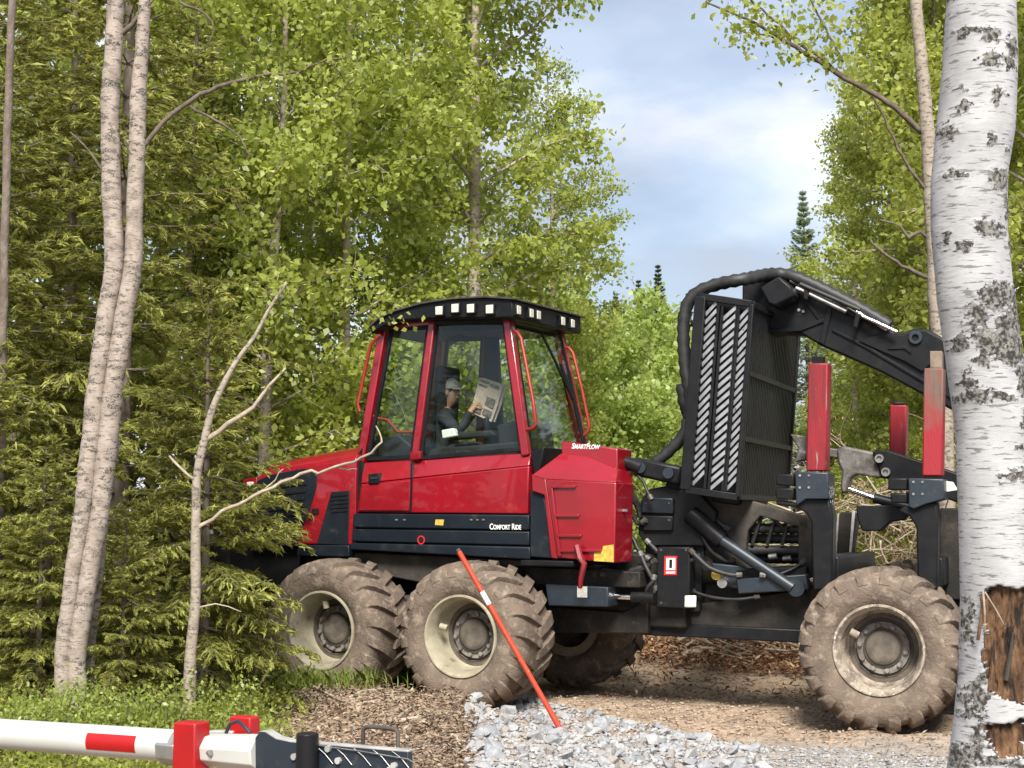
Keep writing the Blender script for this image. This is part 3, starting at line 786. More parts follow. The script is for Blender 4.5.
# plate under the gate with its hose opening
ur0 = rpanel('gate_base', 'dusty', [(690, 491), (738, 497), (809, 517), (809, 530), (760, 516), (748, 530), (745, 556), (752, 575), (720, 566), (692, 545)], .90, 1.0)
rpanel('gate_base', 'dusty', [(798, 516), (812, 518), (812, 578), (798, 578)], .90, 1.0)
rpanel('base_tray', 'black', [(735, 569), (806, 566), (808, 578), (735, 584)], .80, 1.5)
rpanel('cylinder_bracket', 'slate', [(736, 579), (806, 574), (809, 590), (738, 594)], .72, .86)
for k, y in enumerate((528, 538, 550, 558)):
    a, b = FR.p(746, y, 1.05 + .1 * (k % 2)), FR.p(803, y + 1, 1.05 + .1 * (k % 2))
    pts = [a.lerp(b, i / 16) for i in range(17)]
    MB().tube(pts, [(.050 if i % 2 else .043) for i in range(17)], 12).build('hose', 'rubber', FW)
for k in range(3):
    a = FR.p(752 + k * 15, 545, 1.0); m_ = FR.p(764 + k * 13, 514 + k * 3, .98); b = FR.p(785 + k * 8, 530, 1.02)
    MB().tube([a, a.lerp(m_, .6) + Vector((0, 0, .03)), m_, m_.lerp(b, .5) + Vector((0, 0, .02)), b], .018, 8).build('hose', 'rubber', FW)
for x, y in ((776, 519), (788, 524), (769, 557), (783, 559)):
    p = FR.p(x, y, .98); MB().cyl(p, p + FR.U * .07 + Vector((0, 0, .01)), .026, 10).build('coupling', 'steel', FW)
MB().cyl(FR.p(690, 514, .78), FR.p(722, 541, .78), .085, 18).build('cylinder', 'black', FW)
MB().cyl(FR.p(720, 539, .76), FR.p(793, 588, .70), .052, 16).build('cylinder', 'slate', FW)
p = FR.p(796, 588, .68); MB().cyl(p, p + FR.V * .16, .075, 18).build('pivot_pin', 'slate', FW)
for x, y, c in ((716, 575, 'sticker_yellow'), (722, 583, 'steel'), (706, 566, 'dark_frame')):
    p = FR.p(x, y, .72); MB().cyl(p, p + FR.V * .2, .045, 12).build('coupling', c, FW)
rpanel('joint_plate', 'slate', [(700, 562), (742, 566), (760, 580), (742, 590), (722, 586)], .80, .9)

# the gate cage: near side of slats, rear side of bars
VG0, VG1 = .42, 2.45
gp = [(703, 297), (751, 304), (737, 497), (688, 490)]
post = MB()
def gpt(s, t, v=VG0):                        # s across the near side, t downwards
    a = [FR.uz(*q_, VG0) for q_ in gp]
    u = (a[0][0] * (1 - s) + a[1][0] * s) * (1 - t) + (a[3][0] * (1 - s) + a[2][0] * s) * t
    z = (a[0][1] * (1 - s) + a[1][1] * s) * (1 - t) + (a[3][1] * (1 - s) + a[2][1] * s) * t
    return FR.L(u, v, z)
GT = MB().beam(gpt(-.04, 0), gpt(-.04, 1), .10, .07, FR.V).build('gate', 'black', FW, .008)
for s, v, wd in ((1.02, VG0, .045), (1.02, VG1, .06), (-.04, VG1, .08)):
    MB().beam(gpt(s, 0, v), gpt(s, 1, v), wd, .06, FR.V).build('gate_post', 'black', GT, .008)
for s0, t, s1 in ((-.04, 0, 1.02), (-.04, 1, 1.02)):
    MB().beam(gpt(s0, t), gpt(s1, t), .06, .06, FR.V).build('gate_rail', 'black', GT, .006)
for t in (0.0, .36, .70, 1):
    MB().beam(gpt(1.02, t), gpt(1.02, t, VG1), .05, .05).build('gate_rail', 'black', GT, .006)
    MB().beam(gpt(-.04, t), gpt(-.04, t, VG1), .05, .05).build('gate_rail', 'black', GT, .006)
MB().prism([gpt(0.0, 0, VG0 + .10), gpt(1, 0, VG0 + .10), gpt(1, 1, VG0 + .10), gpt(0, 1, VG0 + .10)], FR.V * .01).build('gate_backing', 'black', GT)
for s in (.03, .34, .42, .70, .76):
    MB().beam(gpt(s, .03, VG0 + .02), gpt(s, .98, VG0 + .02), .022, .05, FR.V).build('slat_divider', 'black', GT)
slat_me = None
for ci, (s0, s1) in enumerate(((.08, .30), (.44, .70), (.78, .99))):
    nS = 21
    for k in range(nS):
        t = .055 + .925 * (k + (.3 if ci == 1 else 0)) / nS
        if t > .97: continue
        dz = .040
        a = gpt(s0, t + .040, VG0 + .02); b = gpt(s1, t - .026, VG0 - .01)
        h = Vector((0, 0, dz))
        o = MB().prism([a, b, b + h * .95, a + h * .95], FR.V * .012 + FR.U * .004).build('slat', 'slat_metal' if ci else 'slat_metal', GT)
bars = MB()
for i in range(30):
    v = VG0 + .05 + (VG1 - VG0 - .1) * i / 29
    bars.beam(gpt(1.02, 0, v), gpt(1.02, 1, v), .022, .03, FR.V)
    bars.beam(gpt(-.04, 0, v), gpt(-.04, 1, v), .03, .04, FR.V)
bs = bars.build('bar_screen', 'black', GT); tag(bs, None, None, None, 'stuff')
MB().prism([gpt(.25, .0, VG0 + .4), gpt(.85, .0, VG0 + .4), gpt(.85, 1.05, VG0 + .4), gpt(.25, 1.05, VG0 + .4)], FR.V * 1.2).build('crane_post', 'black', FW, .03)

# crane: inner boom
VB0, VB1 = 1.18, 1.52
bo = [(742, 285), (756, 279), (770, 274.5), (787, 274.5), (803, 284), (850, 307), (893, 331.5), (903, 332.5), (913, 328.5), (926, 328.5), (940, 336), (958, 352), (1060, 418), (1100, 432), (1112, 452), (1100, 480), (1060, 466), (958, 413), (880, 371.5), (818, 344), (800, 333), (780, 332), (763, 336), (752, 330), (742, 304)]
BM = rpanel('boom', 'black', bo, VB0, VB1, FW, .018)
rpanel('boom_rib', 'black', [(752, 317), (764, 330), (800, 326), (828, 317), (828, 320.5), (801, 331), (762, 334), (750, 320)], VB0 - .02, VB0, BM, .006)
rpanel('boom_rib', 'black', [(795, 290), (808, 297), (822, 320), (819, 321)], VB0 - .015, VB0, BM, .004)
rpanel('boom_rib', 'black', [(828, 302), (833, 305), (824, 345), (819, 342)], VB0 - .025, VB0, BM, .005)
rpanel('boom_plate', 'black', [(858, 341), (880, 333.5), (902, 335), (914, 330), (926, 330), (938, 337), (944, 352), (922, 372), (905, 362), (866, 345)], VB0 - .03, VB0, BM, .01)
rpanel('boom_rib', 'black', [(832, 328), (868, 346), (918, 376), (955, 398), (955, 401), (917, 379), (866, 348.5), (832, 331)], VB0 - .018, VB0, BM, .004)
rpanel('boom_rib', 'black', [(888, 346), (905, 345.5), (911, 350), (911, 354), (904, 349), (888, 349.5)], VB0 - .045, VB0, BM, .004)
u0, z0 = FR.uz(915.5, 337.5, VB0 - .05)
MB().lathe(FR.L(u0, VB0 - .06, z0), FR.V, FR.U, [(.0, .030), (0, .056), (.01, .062), (.06, .062)], 28).build('pin_ring', 'slate', BM)
MB().cyl(FR.L(u0, VB0 - .035, z0), FR.L(u0, VB1 + .03, z0), .036, 20).build('pin', 'black', BM)
for x, y in ((799, 310), (803.5, 311.5)):
    p = FR.p(x, y, VB0); MB().cyl(p - FR.V * .012, p, .014, 10).build('bolt', 'steel', BM)
# work lamp on the boom
lb = rpanel('boom_lamp', 'black', [(759.5, 287), (779, 276), (791, 286), (794, 296), (775, 306), (768, 304)], VB0 - .32, VB0 - .02, BM, .02)
# pipes along the boom
for k, (a, b, m) in enumerate((((790, 281), (852, 311), 'rubber'), ((796, 288), (846, 312), 'steel'), ((848, 307), (887, 330), 'chrome'), ((862, 316), (897, 332), 'chrome'), ((800, 284), (860, 310), 'rubber'))):
    MB().cyl(FR.p(*a, VB0 - .03 - .03 * k), FR.p(*b, VB0 - .03 - .03 * k), .020, 10).build('pipe', m, BM)
rpanel('valve_box', 'black', [(836, 298), (861, 312), (857, 320), (833, 306)], VB0 - .05, VB0 + .1, BM, .01)
for a, b in (((806, 288), (806.5, 300)), ((858, 315), (856, 328))):
    rpanel('clamp', 'black', [(a[0] - 2, a[1] - 2), (a[0] + 2, a[1]), (b[0] + 1, b[1]), (b[0] - 3, b[1] - 2)], VB0 - .15, VB0 - .02, BM, .003)
def corrugated(pts, r, name='hose', m='rubber', parent=FW, step=.045, amp=.09):
    P = [Vector(p) for p in pts]
    out = []
    for i in range(len(P) - 1):
        p0, p1, p2, p3 = P[max(i - 1, 0)], P[i], P[i + 1], P[min(i + 2, len(P) - 1)]
        n = max(2, int((p2 - p1).length / step))
        for k in range(n):
            t = k / n
            out.append(.5 * ((2 * p1) + (p2 - p0) * t + (2 * p0 - 5 * p1 + 4 * p2 - p3) * t * t + (3 * p1 - p0 - 3 * p2 + p3) * t ** 3))
    out.append(P[-1])
    return MB().tube(out, [r * (1 + (amp if i % 2 else -amp)) for i in range(len(out))], 14).build(name, m, parent, 0, 80)
VH = .80
corrugated([FR.p(x, y, VH) for x, y in ((689, 420), (690, 395), (686, 372), (683.5, 340), (685, 312), (694, 295), (715, 285), (745, 279))] + [FR.p(x, y, VB0 - .02) for x, y in ((775, 274), (800, 279), (850, 303), (890, 326))], .058)
corrugated([FR.p(x, y, VH) for x, y in ((654, 464), (668, 452), (683, 436), (689, 418))], .055)
corrugated([FR.p(x, y, VH + .05) for x, y in ((684, 384), (686, 400), (690, 410))], .075)
corrugated([FR.p(x, y, VH + .1) for x, y in ((683, 395), (682, 408), (688, 422))], .022, amp=.02)
MB().tube([FR.p(620, 460, .70), FR.p(631, 464, .70), FR.p(641, 468, .70)], [.052, .06, .066], 14).build('link_arm', 'black', FW)
MB().beam(FR.p(634, 466, .74), FR.p(682, 476, .74), .10, .17, (0, 0, 1)).build('link_arm', 'black', FW, .03)
for x, y in ((640, 467.5), (668, 473)):
    p = FR.p(x, y, .66); MB().cyl(p, p + FR.V * .12, .05, 16).build('pivot_pin', 'slate', FW)
for k in range(4):
    MB().tube([FR.p(617 + k * 2, 468, .62 + .04 * k), FR.p(620 + k * 2.5, 486, .60 + .04 * k), FR.p(628 + k * 2.5, 498, .64 + .04 * k), FR.p(640, 505 + k * 4, .80)], .022, 8).build('hose', 'rubber', FW, 0, 70)
rpanel('mast_plate', 'black', [(668, 478), (700, 470), (705, 500), (660, 498)], .85, 1.3)

# service hoses round the slew base and the frame joint
rh = random.Random(12)
for k, (a, b, sag, v) in enumerate((((628, 505), (646, 520), 10, .72), ((632, 470), (652, 500), -6, .66), ((646, 540), (700, 556), 14, .74), ((640, 552), (656, 590), 0, .70), ((690, 550), (742, 575), 8, .70), ((700, 528), (735, 560), 12, .82), ((600, 574), (656, 560), 8, .62), ((622, 520), (650, 560), 4, .80), ((706, 500), (730, 530), 6, .84), ((690, 590), (760, 596), 6, .80), ((655, 575), (640, 600), 2, .68), ((760, 575), (806, 560), 6, .74))):
    P_ = [FR.p(a[0] + (b[0] - a[0]) * t + rh.uniform(-2, 2) * (0 < t < 1), a[1] + (b[1] - a[1]) * t + sag * 4 * t * (1 - t), v + .05 * math.sin(3 * t + k)) for t in (0, .2, .4, .6, .8, 1)]
    corrugated(P_, rh.choice((.014, .018, .022)), amp=.0, step=.04)
    for e in (0, -1):
        q0 = P_[e]; MB().cyl(q0, q0 + (P_[1] - P_[0] if e == 0 else P_[-2] - P_[-1]).normalized() * .05, .026, 8).build('hose_fitting', rh.choice(('muddy_steel', 'dusty')), FW)
for x, y, v in ((644, 518, .755), (669, 503, .735), (646, 503, .735), (669, 520, .755), (661, 550, .655), (686, 550, .655), (661, 603, .655), (686, 604, .655)):
    p = FR.p(x, y, v); MB().cyl(p, p + FR.V * .02, .012, 8).build('bolt', 'dusty', FW)

# outer boom folded back over the bunks
rpanel('outer_boom', 'black', [(872, 452), (886, 449.5), (958, 473), (1062, 500), (1095, 470), (1112, 480), (1112, 530), (1075, 545), (958, 503), (905, 484), (890, 481), (880, 474)], 1.25, 1.5, FW, .015)
jt = rpanel('boom_joint', 'muddy_steel', [(836, 449), (842, 445.5), (874, 452), (887, 479), (856, 474.5), (850, 478), (847, 492), (842, 494), (840, 486), (842, 472), (838, 462)], 1.28, 1.46, FW, .02)
rpanel('boom_joint', 'muddy_steel', [(812, 446), (838, 449), (838, 458), (812, 454)], 1.30, 1.42, FW, .01)
for x, y in ((879, 458.5), (885.5, 472)):
    u_, z_ = FR.uz(x, y, 1.2)
    MB().lathe(FR.L(u_, 1.2, z_), FR.V, FR.U, [(.02, .0), (.02, .022), (0, .024), (0, .038), (.06, .04)], 20).build('pivot_pin', 'steel', FW)
MB().cyl(FR.p(849, 489, 1.25), FR.p(877, 499, 1.25), .026, 12).build('piston_rod', 'chrome', FW)
MB().cyl(FR.p(874, 498, 1.25), FR.p(912, 508, 1.25), .045, 12).build('cylinder', 'black', FW)

# bunks with stakes
def bunk(main, stubs, stake, inner, arm, low, us):
    v0 = .22
    b_ = rpanel('bunk', 'black', arm, v0 + .05, v0 + .24, FW, .015)
    rpanel('stake_socket', 'slate', main, v0, v0 + .32, b_, .01)
    for s in stubs: rpanel('socket_block', 'black', s, v0 + .03, v0 + .30, b_, .012)
    rpanel('stake_core', 'rust' if inner[0][0] > 900 else 'black', inner, v0 + .09, v0 + .20, b_, .004)
    st_ = rpanel('stake', 'stake_rust' if inner[0][0] > 900 else 'red_worn', stake, v0 + .05, v0 + .24, b_, .012)
    u = FR.uz(us, 560, v0)[0]
    MB().box(FR, u - .10, u + .10, v0 + .26, 2.5, 1.16, 1.40).build('cross_beam', 'black', b_, .015)
    for k in range(4):
        x = main[0][0] + 5 + (k % 2) * 9; y = main[0][1] + 4 + (k // 2) * 12
        p = FR.p(x, y, v0); MB().cyl(p - FR.V * .01, p, .011, 8).build('bolt', 'steel', b_)
    return b_
bunk([(795, 471.5), (828, 472.5), (828.5, 499), (806, 499), (796, 506)], [[(776, 474), (794, 474), (794, 486), (776, 485)], [(775, 488), (794, 488), (793, 500), (776, 499)]],
     [(808.5, 363), (828, 363), (826, 471), (806, 471)], [(812, 356), (823, 356), (823, 364), (812, 364)],
     [(796, 503), (806, 498), (829, 499), (833, 516), (832, 590), (813, 590), (811, 522), (806, 513), (794, 507), (776, 505), (776, 500)], None, 822)
bunk([(908.5, 478), (944, 479), (944.5, 499), (926, 504), (914, 509), (908.5, 507)], [[(888, 478), (907, 478), (907, 490), (888, 490)], [(890, 493), (907, 493), (907, 503), (891, 503)]],
     [(924, 368), (943.5, 368), (942, 476), (922, 476)], [(930, 351), (942, 351), (942, 368), (930, 368)],
     [(904, 506), (914, 508), (926, 503), (937, 502), (938, 520), (937, 600), (918, 600), (916, 527), (909, 516), (898, 511)], None, 927)
rpanel('bunk_gusset', 'black', [(856, 506), (886, 505), (914, 509), (904, 520), (890, 522), (880, 531), (862, 531), (857, 518)], .45, .60)
rpanel('bunk_gusset', 'dark_frame', [(836, 517), (841, 512), (853, 512), (857, 519), (851, 558), (842, 576), (833, 576)], 2.2, 2.4)
rpanel('gusset_edge', 'grey_lip', [(852, 511.5), (855, 511.5), (851, 553), (845, 570), (843, 570), (849, 552)], 2.17, 2.2, FW, .003)
rpanel('gusset_edge', 'grey_lip', [(837, 516), (839, 513), (836, 560), (834, 572), (833, 572)], 2.17, 2.2, FW, .003)
rpanel('far_stake', 'red_worn', [(890, 405), (906.5, 405), (905.5, 458), (889, 458)], 2.3, 2.47)
rpanel('stake_core', 'dark_frame', [(893.5, 401.5), (904, 401.5), (904, 405), (893.5, 405)], 2.34, 2.44)
rpanel('rear_gusset', 'dark_frame', [(940, 508), (962, 508), (962, 600), (938, 600)], .9, 1.0)
rpanel('socket_tag', 'reflector', [(945.5, 481), (953, 482), (958, 490), (946, 492)], .40, .42, FW, .003)
rpanel('coupling', 'muddy_steel', [(790, 434), (806, 436), (806, 460), (794, 462), (798, 448)], .60, .75)

# ------------------------------------------------------------------ the driver
VD = 1.34
def dpt(x, y, dv=0.0): return FF.p(x, y, VD + dv)
def person():
    base = dpt(446, 452)
    V, E, Rr = [], [], []
    def nd(p, r, par=None):
        V.append(Vector(p)); Rr.append(r if isinstance(r, tuple) else (r, r))
        if par is not None: E.append((par, len(V) - 1))
        return len(V) - 1
    pel = nd(dpt(446, 448), (.16, .13)); wa = nd(dpt(444, 438), (.15, .12), pel); ch = nd(dpt(443, 424), (.17, .13), wa); nk0 = nd(dpt(444, 413), (.11, .09), ch)
    nk = nd(dpt(447, 407), .055, nk0); hd0 = nd(dpt(450, 400), (.070, .070), nk); h1 = nd(dpt(451, 393), (.082, .085), hd0); h2 = nd(dpt(450.5, 385), (.076, .08), h1)
    hands = []
    for s in (-1, 1):
        sh = nd(dpt(444, 417, s * .19), .075, nk0); el = nd(dpt(459, 432, s * .24), .052, sh)
        wr = nd(dpt(470 if s < 0 else 474, 412 if s < 0 else 414, s * .13), .032, el); pm = nd(dpt(474 if s < 0 else 478, 406 if s < 0 else 409, s * .10), (.034, .022), wr)
        hands.append(V[pm])
        for k in range(4):
            b0 = V[pm] + Vector((0, 0, .03 - .018 * k)) + FF.U * .02
            f1 = nd(b0 + FF.U * .03, .009, pm); f2 = nd(b0 + FF.U * .055 + FF.V * .012 * -s, .008, f1); nd(b0 + FF.U * .062 + FF.V * .035 * -s, .007, f2)
        t1 = nd(V[pm] + Vector((0, 0, .035)) - FF.U * .005, .010, pm); nd(V[pm] + Vector((0, 0, .058)) + FF.U * .022, .008, t1)
        hp = nd(dpt(448, 451, s * .10), .09, pel); kn = nd(dpt(484, 447, s * .14), .07, hp); an = nd(dpt(490, 480, s * .14), .045, kn); nd(dpt(503, 483, s * .14), .035, an)
    me = bpy.data.meshes.new('person'); me.from_pydata([tuple(p - base) for p in V], E, [])
    o = bpy.data.objects.new('tmp', me); COL.objects.link(o)
    sk = o.modifiers.new('skin', 'SKIN'); sk.use_smooth_shade = True
    for i, r in enumerate(Rr): me.skin_vertices[0].data[i].radius = r
    me.skin_vertices[0].data[0].use_root = True
    ss = o.modifiers.new('sub', 'SUBSURF'); ss.levels = 1; ss.render_levels = 1
    dg = bpy.context.evaluated_depsgraph_get(); m2 = bpy.data.meshes.new_from_object(o.evaluated_get(dg)); bpy.data.objects.remove(o)
    bm = bmesh.new(); bm.from_mesh(m2)
    hc = dpt(451, 392) - base
    for off, r, scl in ((FF.U * .088 + Vector((0, 0, -.012)), .016, (1, 1, 1.5)), (FF.U * .075 + Vector((0, 0, -.055)), .018, (1, 1.6, .6)), (-FF.V * .085 + Vector((0, 0, -.01)), .022, (1, .5, 1.5))):
        bmesh.ops.create_uvsphere(bm, u_segments=8, v_segments=6, radius=r, matrix=Matrix.Translation(hc + off) @ Matrix.Diagonal((*scl, 1)))
    for s in (-1, 1):
        bmesh.ops.create_uvsphere(bm, u_segments=8, v_segments=6, radius=.010, matrix=Matrix.Translation(hc + FF.U * .078 + FF.V * .03 * s + Vector((0, 0, .012))))
    bm.to_mesh(m2); bm.free()
    m2.materials.clear(); m2.materials.append(MAT['cloth_dark']); m2.materials.append(MAT['skin'])
    hz = (dpt(447, 408) - base).z
    for p in m2.polygons:
        p.use_smooth = True
        c = p.center
        if c.z > hz or min((c - (h - base)).length for h in hands) < .085: p.material_index = 1
    P = bpy.data.objects.new('person', m2); P.location = base; COL.objects.link(P)
    tag(P, 'driver in dark jacket and grey cap reading a newspaper inside the cab', 'person')
    cp = MB(); cc = dpt(450.5, 388)
    prof = [(.0, .098), (.03, .098), (.065, .090), (.095, .066), (.112, .03), (.115, .002)]
    cp.lathe(cc - Vector((0, 0, .012)), (0, 0, 1), FF.U, prof, 20)
    br = []
    for k in range(9):
        a = -1.1 + 2.2 * k / 8; br.append(cc + FF.U * (.09 * math.cos(a) + .085 * math.cos(a)) + FF.V * .095 * math.sin(a) * 1.0 - Vector((0, 0, .022)))
    br2 = [cc + FF.U * .05 + FF.V * .095 * math.sin(-1.1 + 2.2 * k / 8) + Vector((0, 0, .008)) for k in reversed(range(9))]
    cp.prism(br + br2, Vector((0, 0, .008)))
    cp.build('cap', 'cap_grey', P)
    hr = MB(); hr.lathe(cc - FF.U * .014 - Vector((0, 0, .05)), (0, 0, 1), FF.U, [(0, .078), (.03, .088), (.06, .088)], 16); hr.build('hair', 'hair', P)
person()
# newspaper: two folded sheets with a crease
nw = MB(); na = [FF.p(479.5, 377, VD - .10), FF.p(503, 385, VD - .02), FF.p(498, 404, VD - .02), FF.p(491.5, 422, VD - .02), FF.p(470, 412, VD - .10), FF.p(475, 395, VD - .13)]
nw.loft(na, [p + FF.V * .006 for p in na])
nb = [p + FF.V * .05 + FF.U * .01 for p in na]; nw.loft(nb, [p + FF.V * .006 for p in nb])
NP = top('newspaper', nw, 'newsprint', 'open newspaper held up in the driver\'s hands', 'newspaper')
def nq(s, t): return na[0].lerp(na[1], s).lerp(na[4].lerp(na[3], s), t) - FF.V * .02
for s0, s1, t0, t1 in ((.08, .5, .04, .10), (.55, .92, .06, .14), (.05, .48, .58, .92), (.55, .93, .42, .66), (.55, .93, .74, .90), (.08, .46, .16, .22), (.08, .46, .28, .33)):
    MB().prism([nq(s0, t0), nq(s1, t0), nq(s1, t1), nq(s0, t1)], FF.V * .002).build('print_block', 'news_ink', NP)

# ------------------------------------------------------------------ marker pole
def pole():
    b = ground_hit(562, 734); dpt_ = (b - EYE).dot(ray(512, 384)); a = at(457.5, 549, dpt_ + .25)
    root = empty('marker_pole', b, 'leaning orange snow marker pole with white band stuck in the gravel', 'pole')
    ax = a - b
    def seg(n, t0, t1, m, r=.020): MB().cyl(b + ax * t0, b + ax * t1, r, 14).build(n, m, root)
    seg('shaft', -.06, .693, 'orange_pole'); seg('reflective_band', .693, .763, 'white_plain', .0205); seg('shaft', .763, .985, 'orange_pole'); seg('tip', .985, 1.0, 'dusty', .017)
    seg('shaft_sleeve', .0, .10, 'orange_pole', .0225)
pole()

# ------------------------------------------------------------------ stones
def stone_meshes():
    out = []
    for k in range(14):
        rnd = random.Random(100 + k); bm = bmesh.new()
        sx, sy, sz = rnd.uniform(.75, 1.25), rnd.uniform(.55, .95), rnd.uniform(.4, .75)
        for i in range(13):
            v = Vector((rnd.gauss(0, 1), rnd.gauss(0, 1), rnd.gauss(0, 1))).normalized() * rnd.uniform(.75, 1)
            bm.verts.new((v.x * sx * .5, v.y * sy * .5, v.z * sz * .5))
        r = bmesh.ops.convex_hull(bm, input=bm.verts)
        bmesh.ops.delete(bm, geom=list({g for g in r['geom_interior'] if isinstance(g, bmesh.types.BMVert)}), context='VERTS')
        me = bpy.data.meshes.new('stone'); bm.to_mesh(me); bm.free()
        me.materials.append(MAT[('stone_grey', 'stone_pale', 'stone_grey', 'stone_warm', 'stone_pale', 'stone_grey', 'stone_pale')[k % 7]]); out.append(me)
    return out
STM = stone_meshes()
def inpoly(x, y, P):
    c = False; j = len(P) - 1
    for i in range(len(P)):
        if (P[i][1] > y) != (P[j][1] > y) and x < (P[j][0] - P[i][0]) * (y - P[i][1]) / (P[j][1] - P[i][1]) + P[i][0]: c = not c
        j = i
    return c
def scatter(poly, n, seed):
    rnd = random.Random(seed); xs = [p[0] for p in poly]; ys = [p[1] for p in poly]; out = []
    while len(out) < n:
        x, y = rnd.uniform(min(xs), max(xs)), rnd.uniform(min(ys), max(ys))
        if inpoly(x, y, poly): out.append(ground_hit(x, y))
    return out
GP = [(468, 694), (500, 697), (545, 704), (600, 716), (650, 726), (700, 738), (760, 752), (772, 785), (700, 800), (480, 800), (470, 765), (476, 730)]
def gravel():
    rnd = random.Random(8)
    root = empty('gravel_heap', ground_hit(600, 745), 'heap of pale grey crushed stone beside the track', 'gravel')
    pts = scatter(GP, 290, 9)
    for p in pts:
        o = bpy.data.objects.new('stone', rnd.choice(STM)); link(o, root)
        s = rnd.choice((.06, .075, .085, .10, .11, .13, .16)) * rnd.uniform(.85, 1.2)
        o.location = p - root.location + Vector((0, 0, s * .17)); o.scale = (s * 1.15, s * 1.15, s * 1.1)
        o.rotation_euler = (rnd.uniform(-.6, .6), rnd.uniform(-.6, .6), rnd.uniform(0, 6.28))
    def mass(name, pts, lo, hi, m, parent, kind):
        V, Fc = [], []; mi = []
        for p in pts:
            me = rnd.choice(STM); s = rnd.uniform(lo, hi); rot = Matrix.Rotation(rnd.uniform(0, 6.28), 3, 'Z') @ Matrix.Rotation(rnd.uniform(-.7, .7), 3, 'X'); b = len(V)
            for v in me.vertices:
                q_ = rot @ (v.co * s) + p + Vector((0, 0, s * .15)); V.append(tuple(q_ - wloc(parent)) if parent else tuple(q_))
            for f in me.polygons: Fc.append([i + b for i in f.vertices]); mi.append(STM.index(me) % 3)
        me = bpy.data.meshes.new(name); me.from_pydata(V, [], Fc)
        for k in m: me.materials.append(MAT[k])
        me.polygons.foreach_set('material_index', np.array(mi, np.int32)); me.update()
        o = bpy.data.objects.new(name, me); link(o, parent); tag(o, None, None, None, kind); return o
    mass('small_stones', scatter(GP, 3600, 10), .03, .075, ('stone_grey', 'stone_pale', 'stone_warm'), root, 'stuff')
    g2 = mass('loose_gravel', scatter([(690, 742), (780, 748), (860, 752), (960, 760), (975, 800), (640, 800)], 2600, 12) + scatter([(300, 690), (470, 692), (480, 790), (400, 790)], 120, 13) + scatter([(540, 700), (800, 712), (830, 745), (700, 735)], 120, 14), .014, .042, ('stone_warm', 'stone_pale', 'stone_grey'), None, 'stuff')
    mat('clod', (.30, .215, .15), (.40, .31, .225), scale=9, rough=.95, bump=.5)
    g3 = mass('dirt_clods', scatter([(540, 692), (830, 690), (860, 745), (700, 740), (560, 705)], 700, 15) + scatter([(640, 660), (820, 668), (820, 700), (600, 700)], 500, 16) + scatter([(270, 688), (470, 690), (470, 780), (330, 780)], 700, 17), .012, .055, ('clod', 'clod', 'clod'), None, 'stuff')
    tag(g3, 'crumbled brown dirt clods on the rutted track')
    tag(g2, 'fine loose gravel strewn over the edge of the dirt track')
gravel()

# ------------------------------------------------------------------ wood chips, sticks, brush
rngG = np.random.default_rng(5)
def flat_chips(name, pts, size, asp, m, label, lift=.015, pile=.0):
    C = np.array([tuple(p) for p in pts], np.float32); n = len(C)
    C[:, 2] += lift + rngG.uniform(0, 1, n) * pile
    D = rngG.normal(size=(n, 3)); D[:, 2] *= .35
    V, Fq = leaves_np(rngG, C, size, asp, up=2.5, dirs=D, jit=.05)
    me = np_mesh(name, V, Fq, np.clip(rngG.beta(1.6, 2.2, n), 0, 1)); me.materials.append(MAT[m])
    o = bpy.data.objects.new(name, me); link(o); tag(o, label, None, None, 'stuff'); return o
BANK = [(262, 690), (300, 678), (400, 684), (470, 690), (478, 730), (470, 800), (330, 800), (300, 770), (270, 730)]
flat_chips('wood_chips', scatter(BANK, 5200, 21), .055, .38, 'chips', 'brown bark and wood chip litter heaped in front of the wheels', .012, .05)
flat_chips('bark_debris', scatter([(630, 628), (830, 628), (830, 684), (640, 668)], 4600, 22) + scatter([(600, 640), (840, 640), (850, 704), (600, 700)], 900, 24), .085, .3, 'bark_chips', 'orange brown bark and slash debris lying beyond the machine', .02, .16)
flat_chips('track_litter', scatter([(540, 690), (960, 690), (970, 768), (560, 768)], 1500, 23), .05, .22, 'chips', 'splinters and straw pressed into the dirt track', .008, .01)
def stick(pxs, r, m, label, name='dead_branch', lift=.03, group=None, d=None, twig=0, seed=0):
    pts = [(ground_hit(x, y) + Vector((0, 0, lift))) if d is None else at(x, y, d) for x, y in pxs]
    mb = MB(); n = len(pts); mb.tube(pts, [r * (1 - .6 * i / (n - 1)) for i in range(n)], 7)
    rnd = random.Random(seed)
    for k in range(twig):
        i = rnd.randrange(n - 1); p = pts[i].lerp(pts[i + 1], rnd.random()); dr_ = (pts[-1] - pts[0]).normalized() + Vector((rnd.uniform(-1, 1), rnd.uniform(-1, 1), rnd.uniform(-.3, 1)))
        L_ = rnd.uniform(.2, .6) * (pts[-1] - pts[0]).length * .4; q_ = p + dr_.normalized() * L_
        mb.tube([p, p.lerp(q_, .5) + Vector((rnd.uniform(-.03, .03), 0, rnd.uniform(-.03, .03))), q_], [r * .45, r * .35, r * .15], 5)
    return top(name, mb, m, label, 'branch', group)
stick([(258, 680), (285, 681), (310, 688), (338, 703), (352, 710)], .016, 'pale_wood', 'forked pale stick lying on the chips beside the first wheel', twig=3, seed=1)
stick([(352, 686), (390, 682), (405, 680)], .012, 'pale_wood', 'thin straight pale stick lying along the first tyre', twig=1, seed=2)
stick([(378, 735), (398, 722), (412, 712)], .028, 'pale_wood', 'thick pale splintered stick on the chip bank', seed=3)
stick([(395, 726), (420, 722), (452, 716)], .022, 'pale_wood', 'smooth pale branch piece lying across the chip bank', seed=4)
stick([(470, 728), (478, 712), (484, 702)], .030, 'stone_warm', 'broken whitish splinter leaning against the stone heap', seed=5)
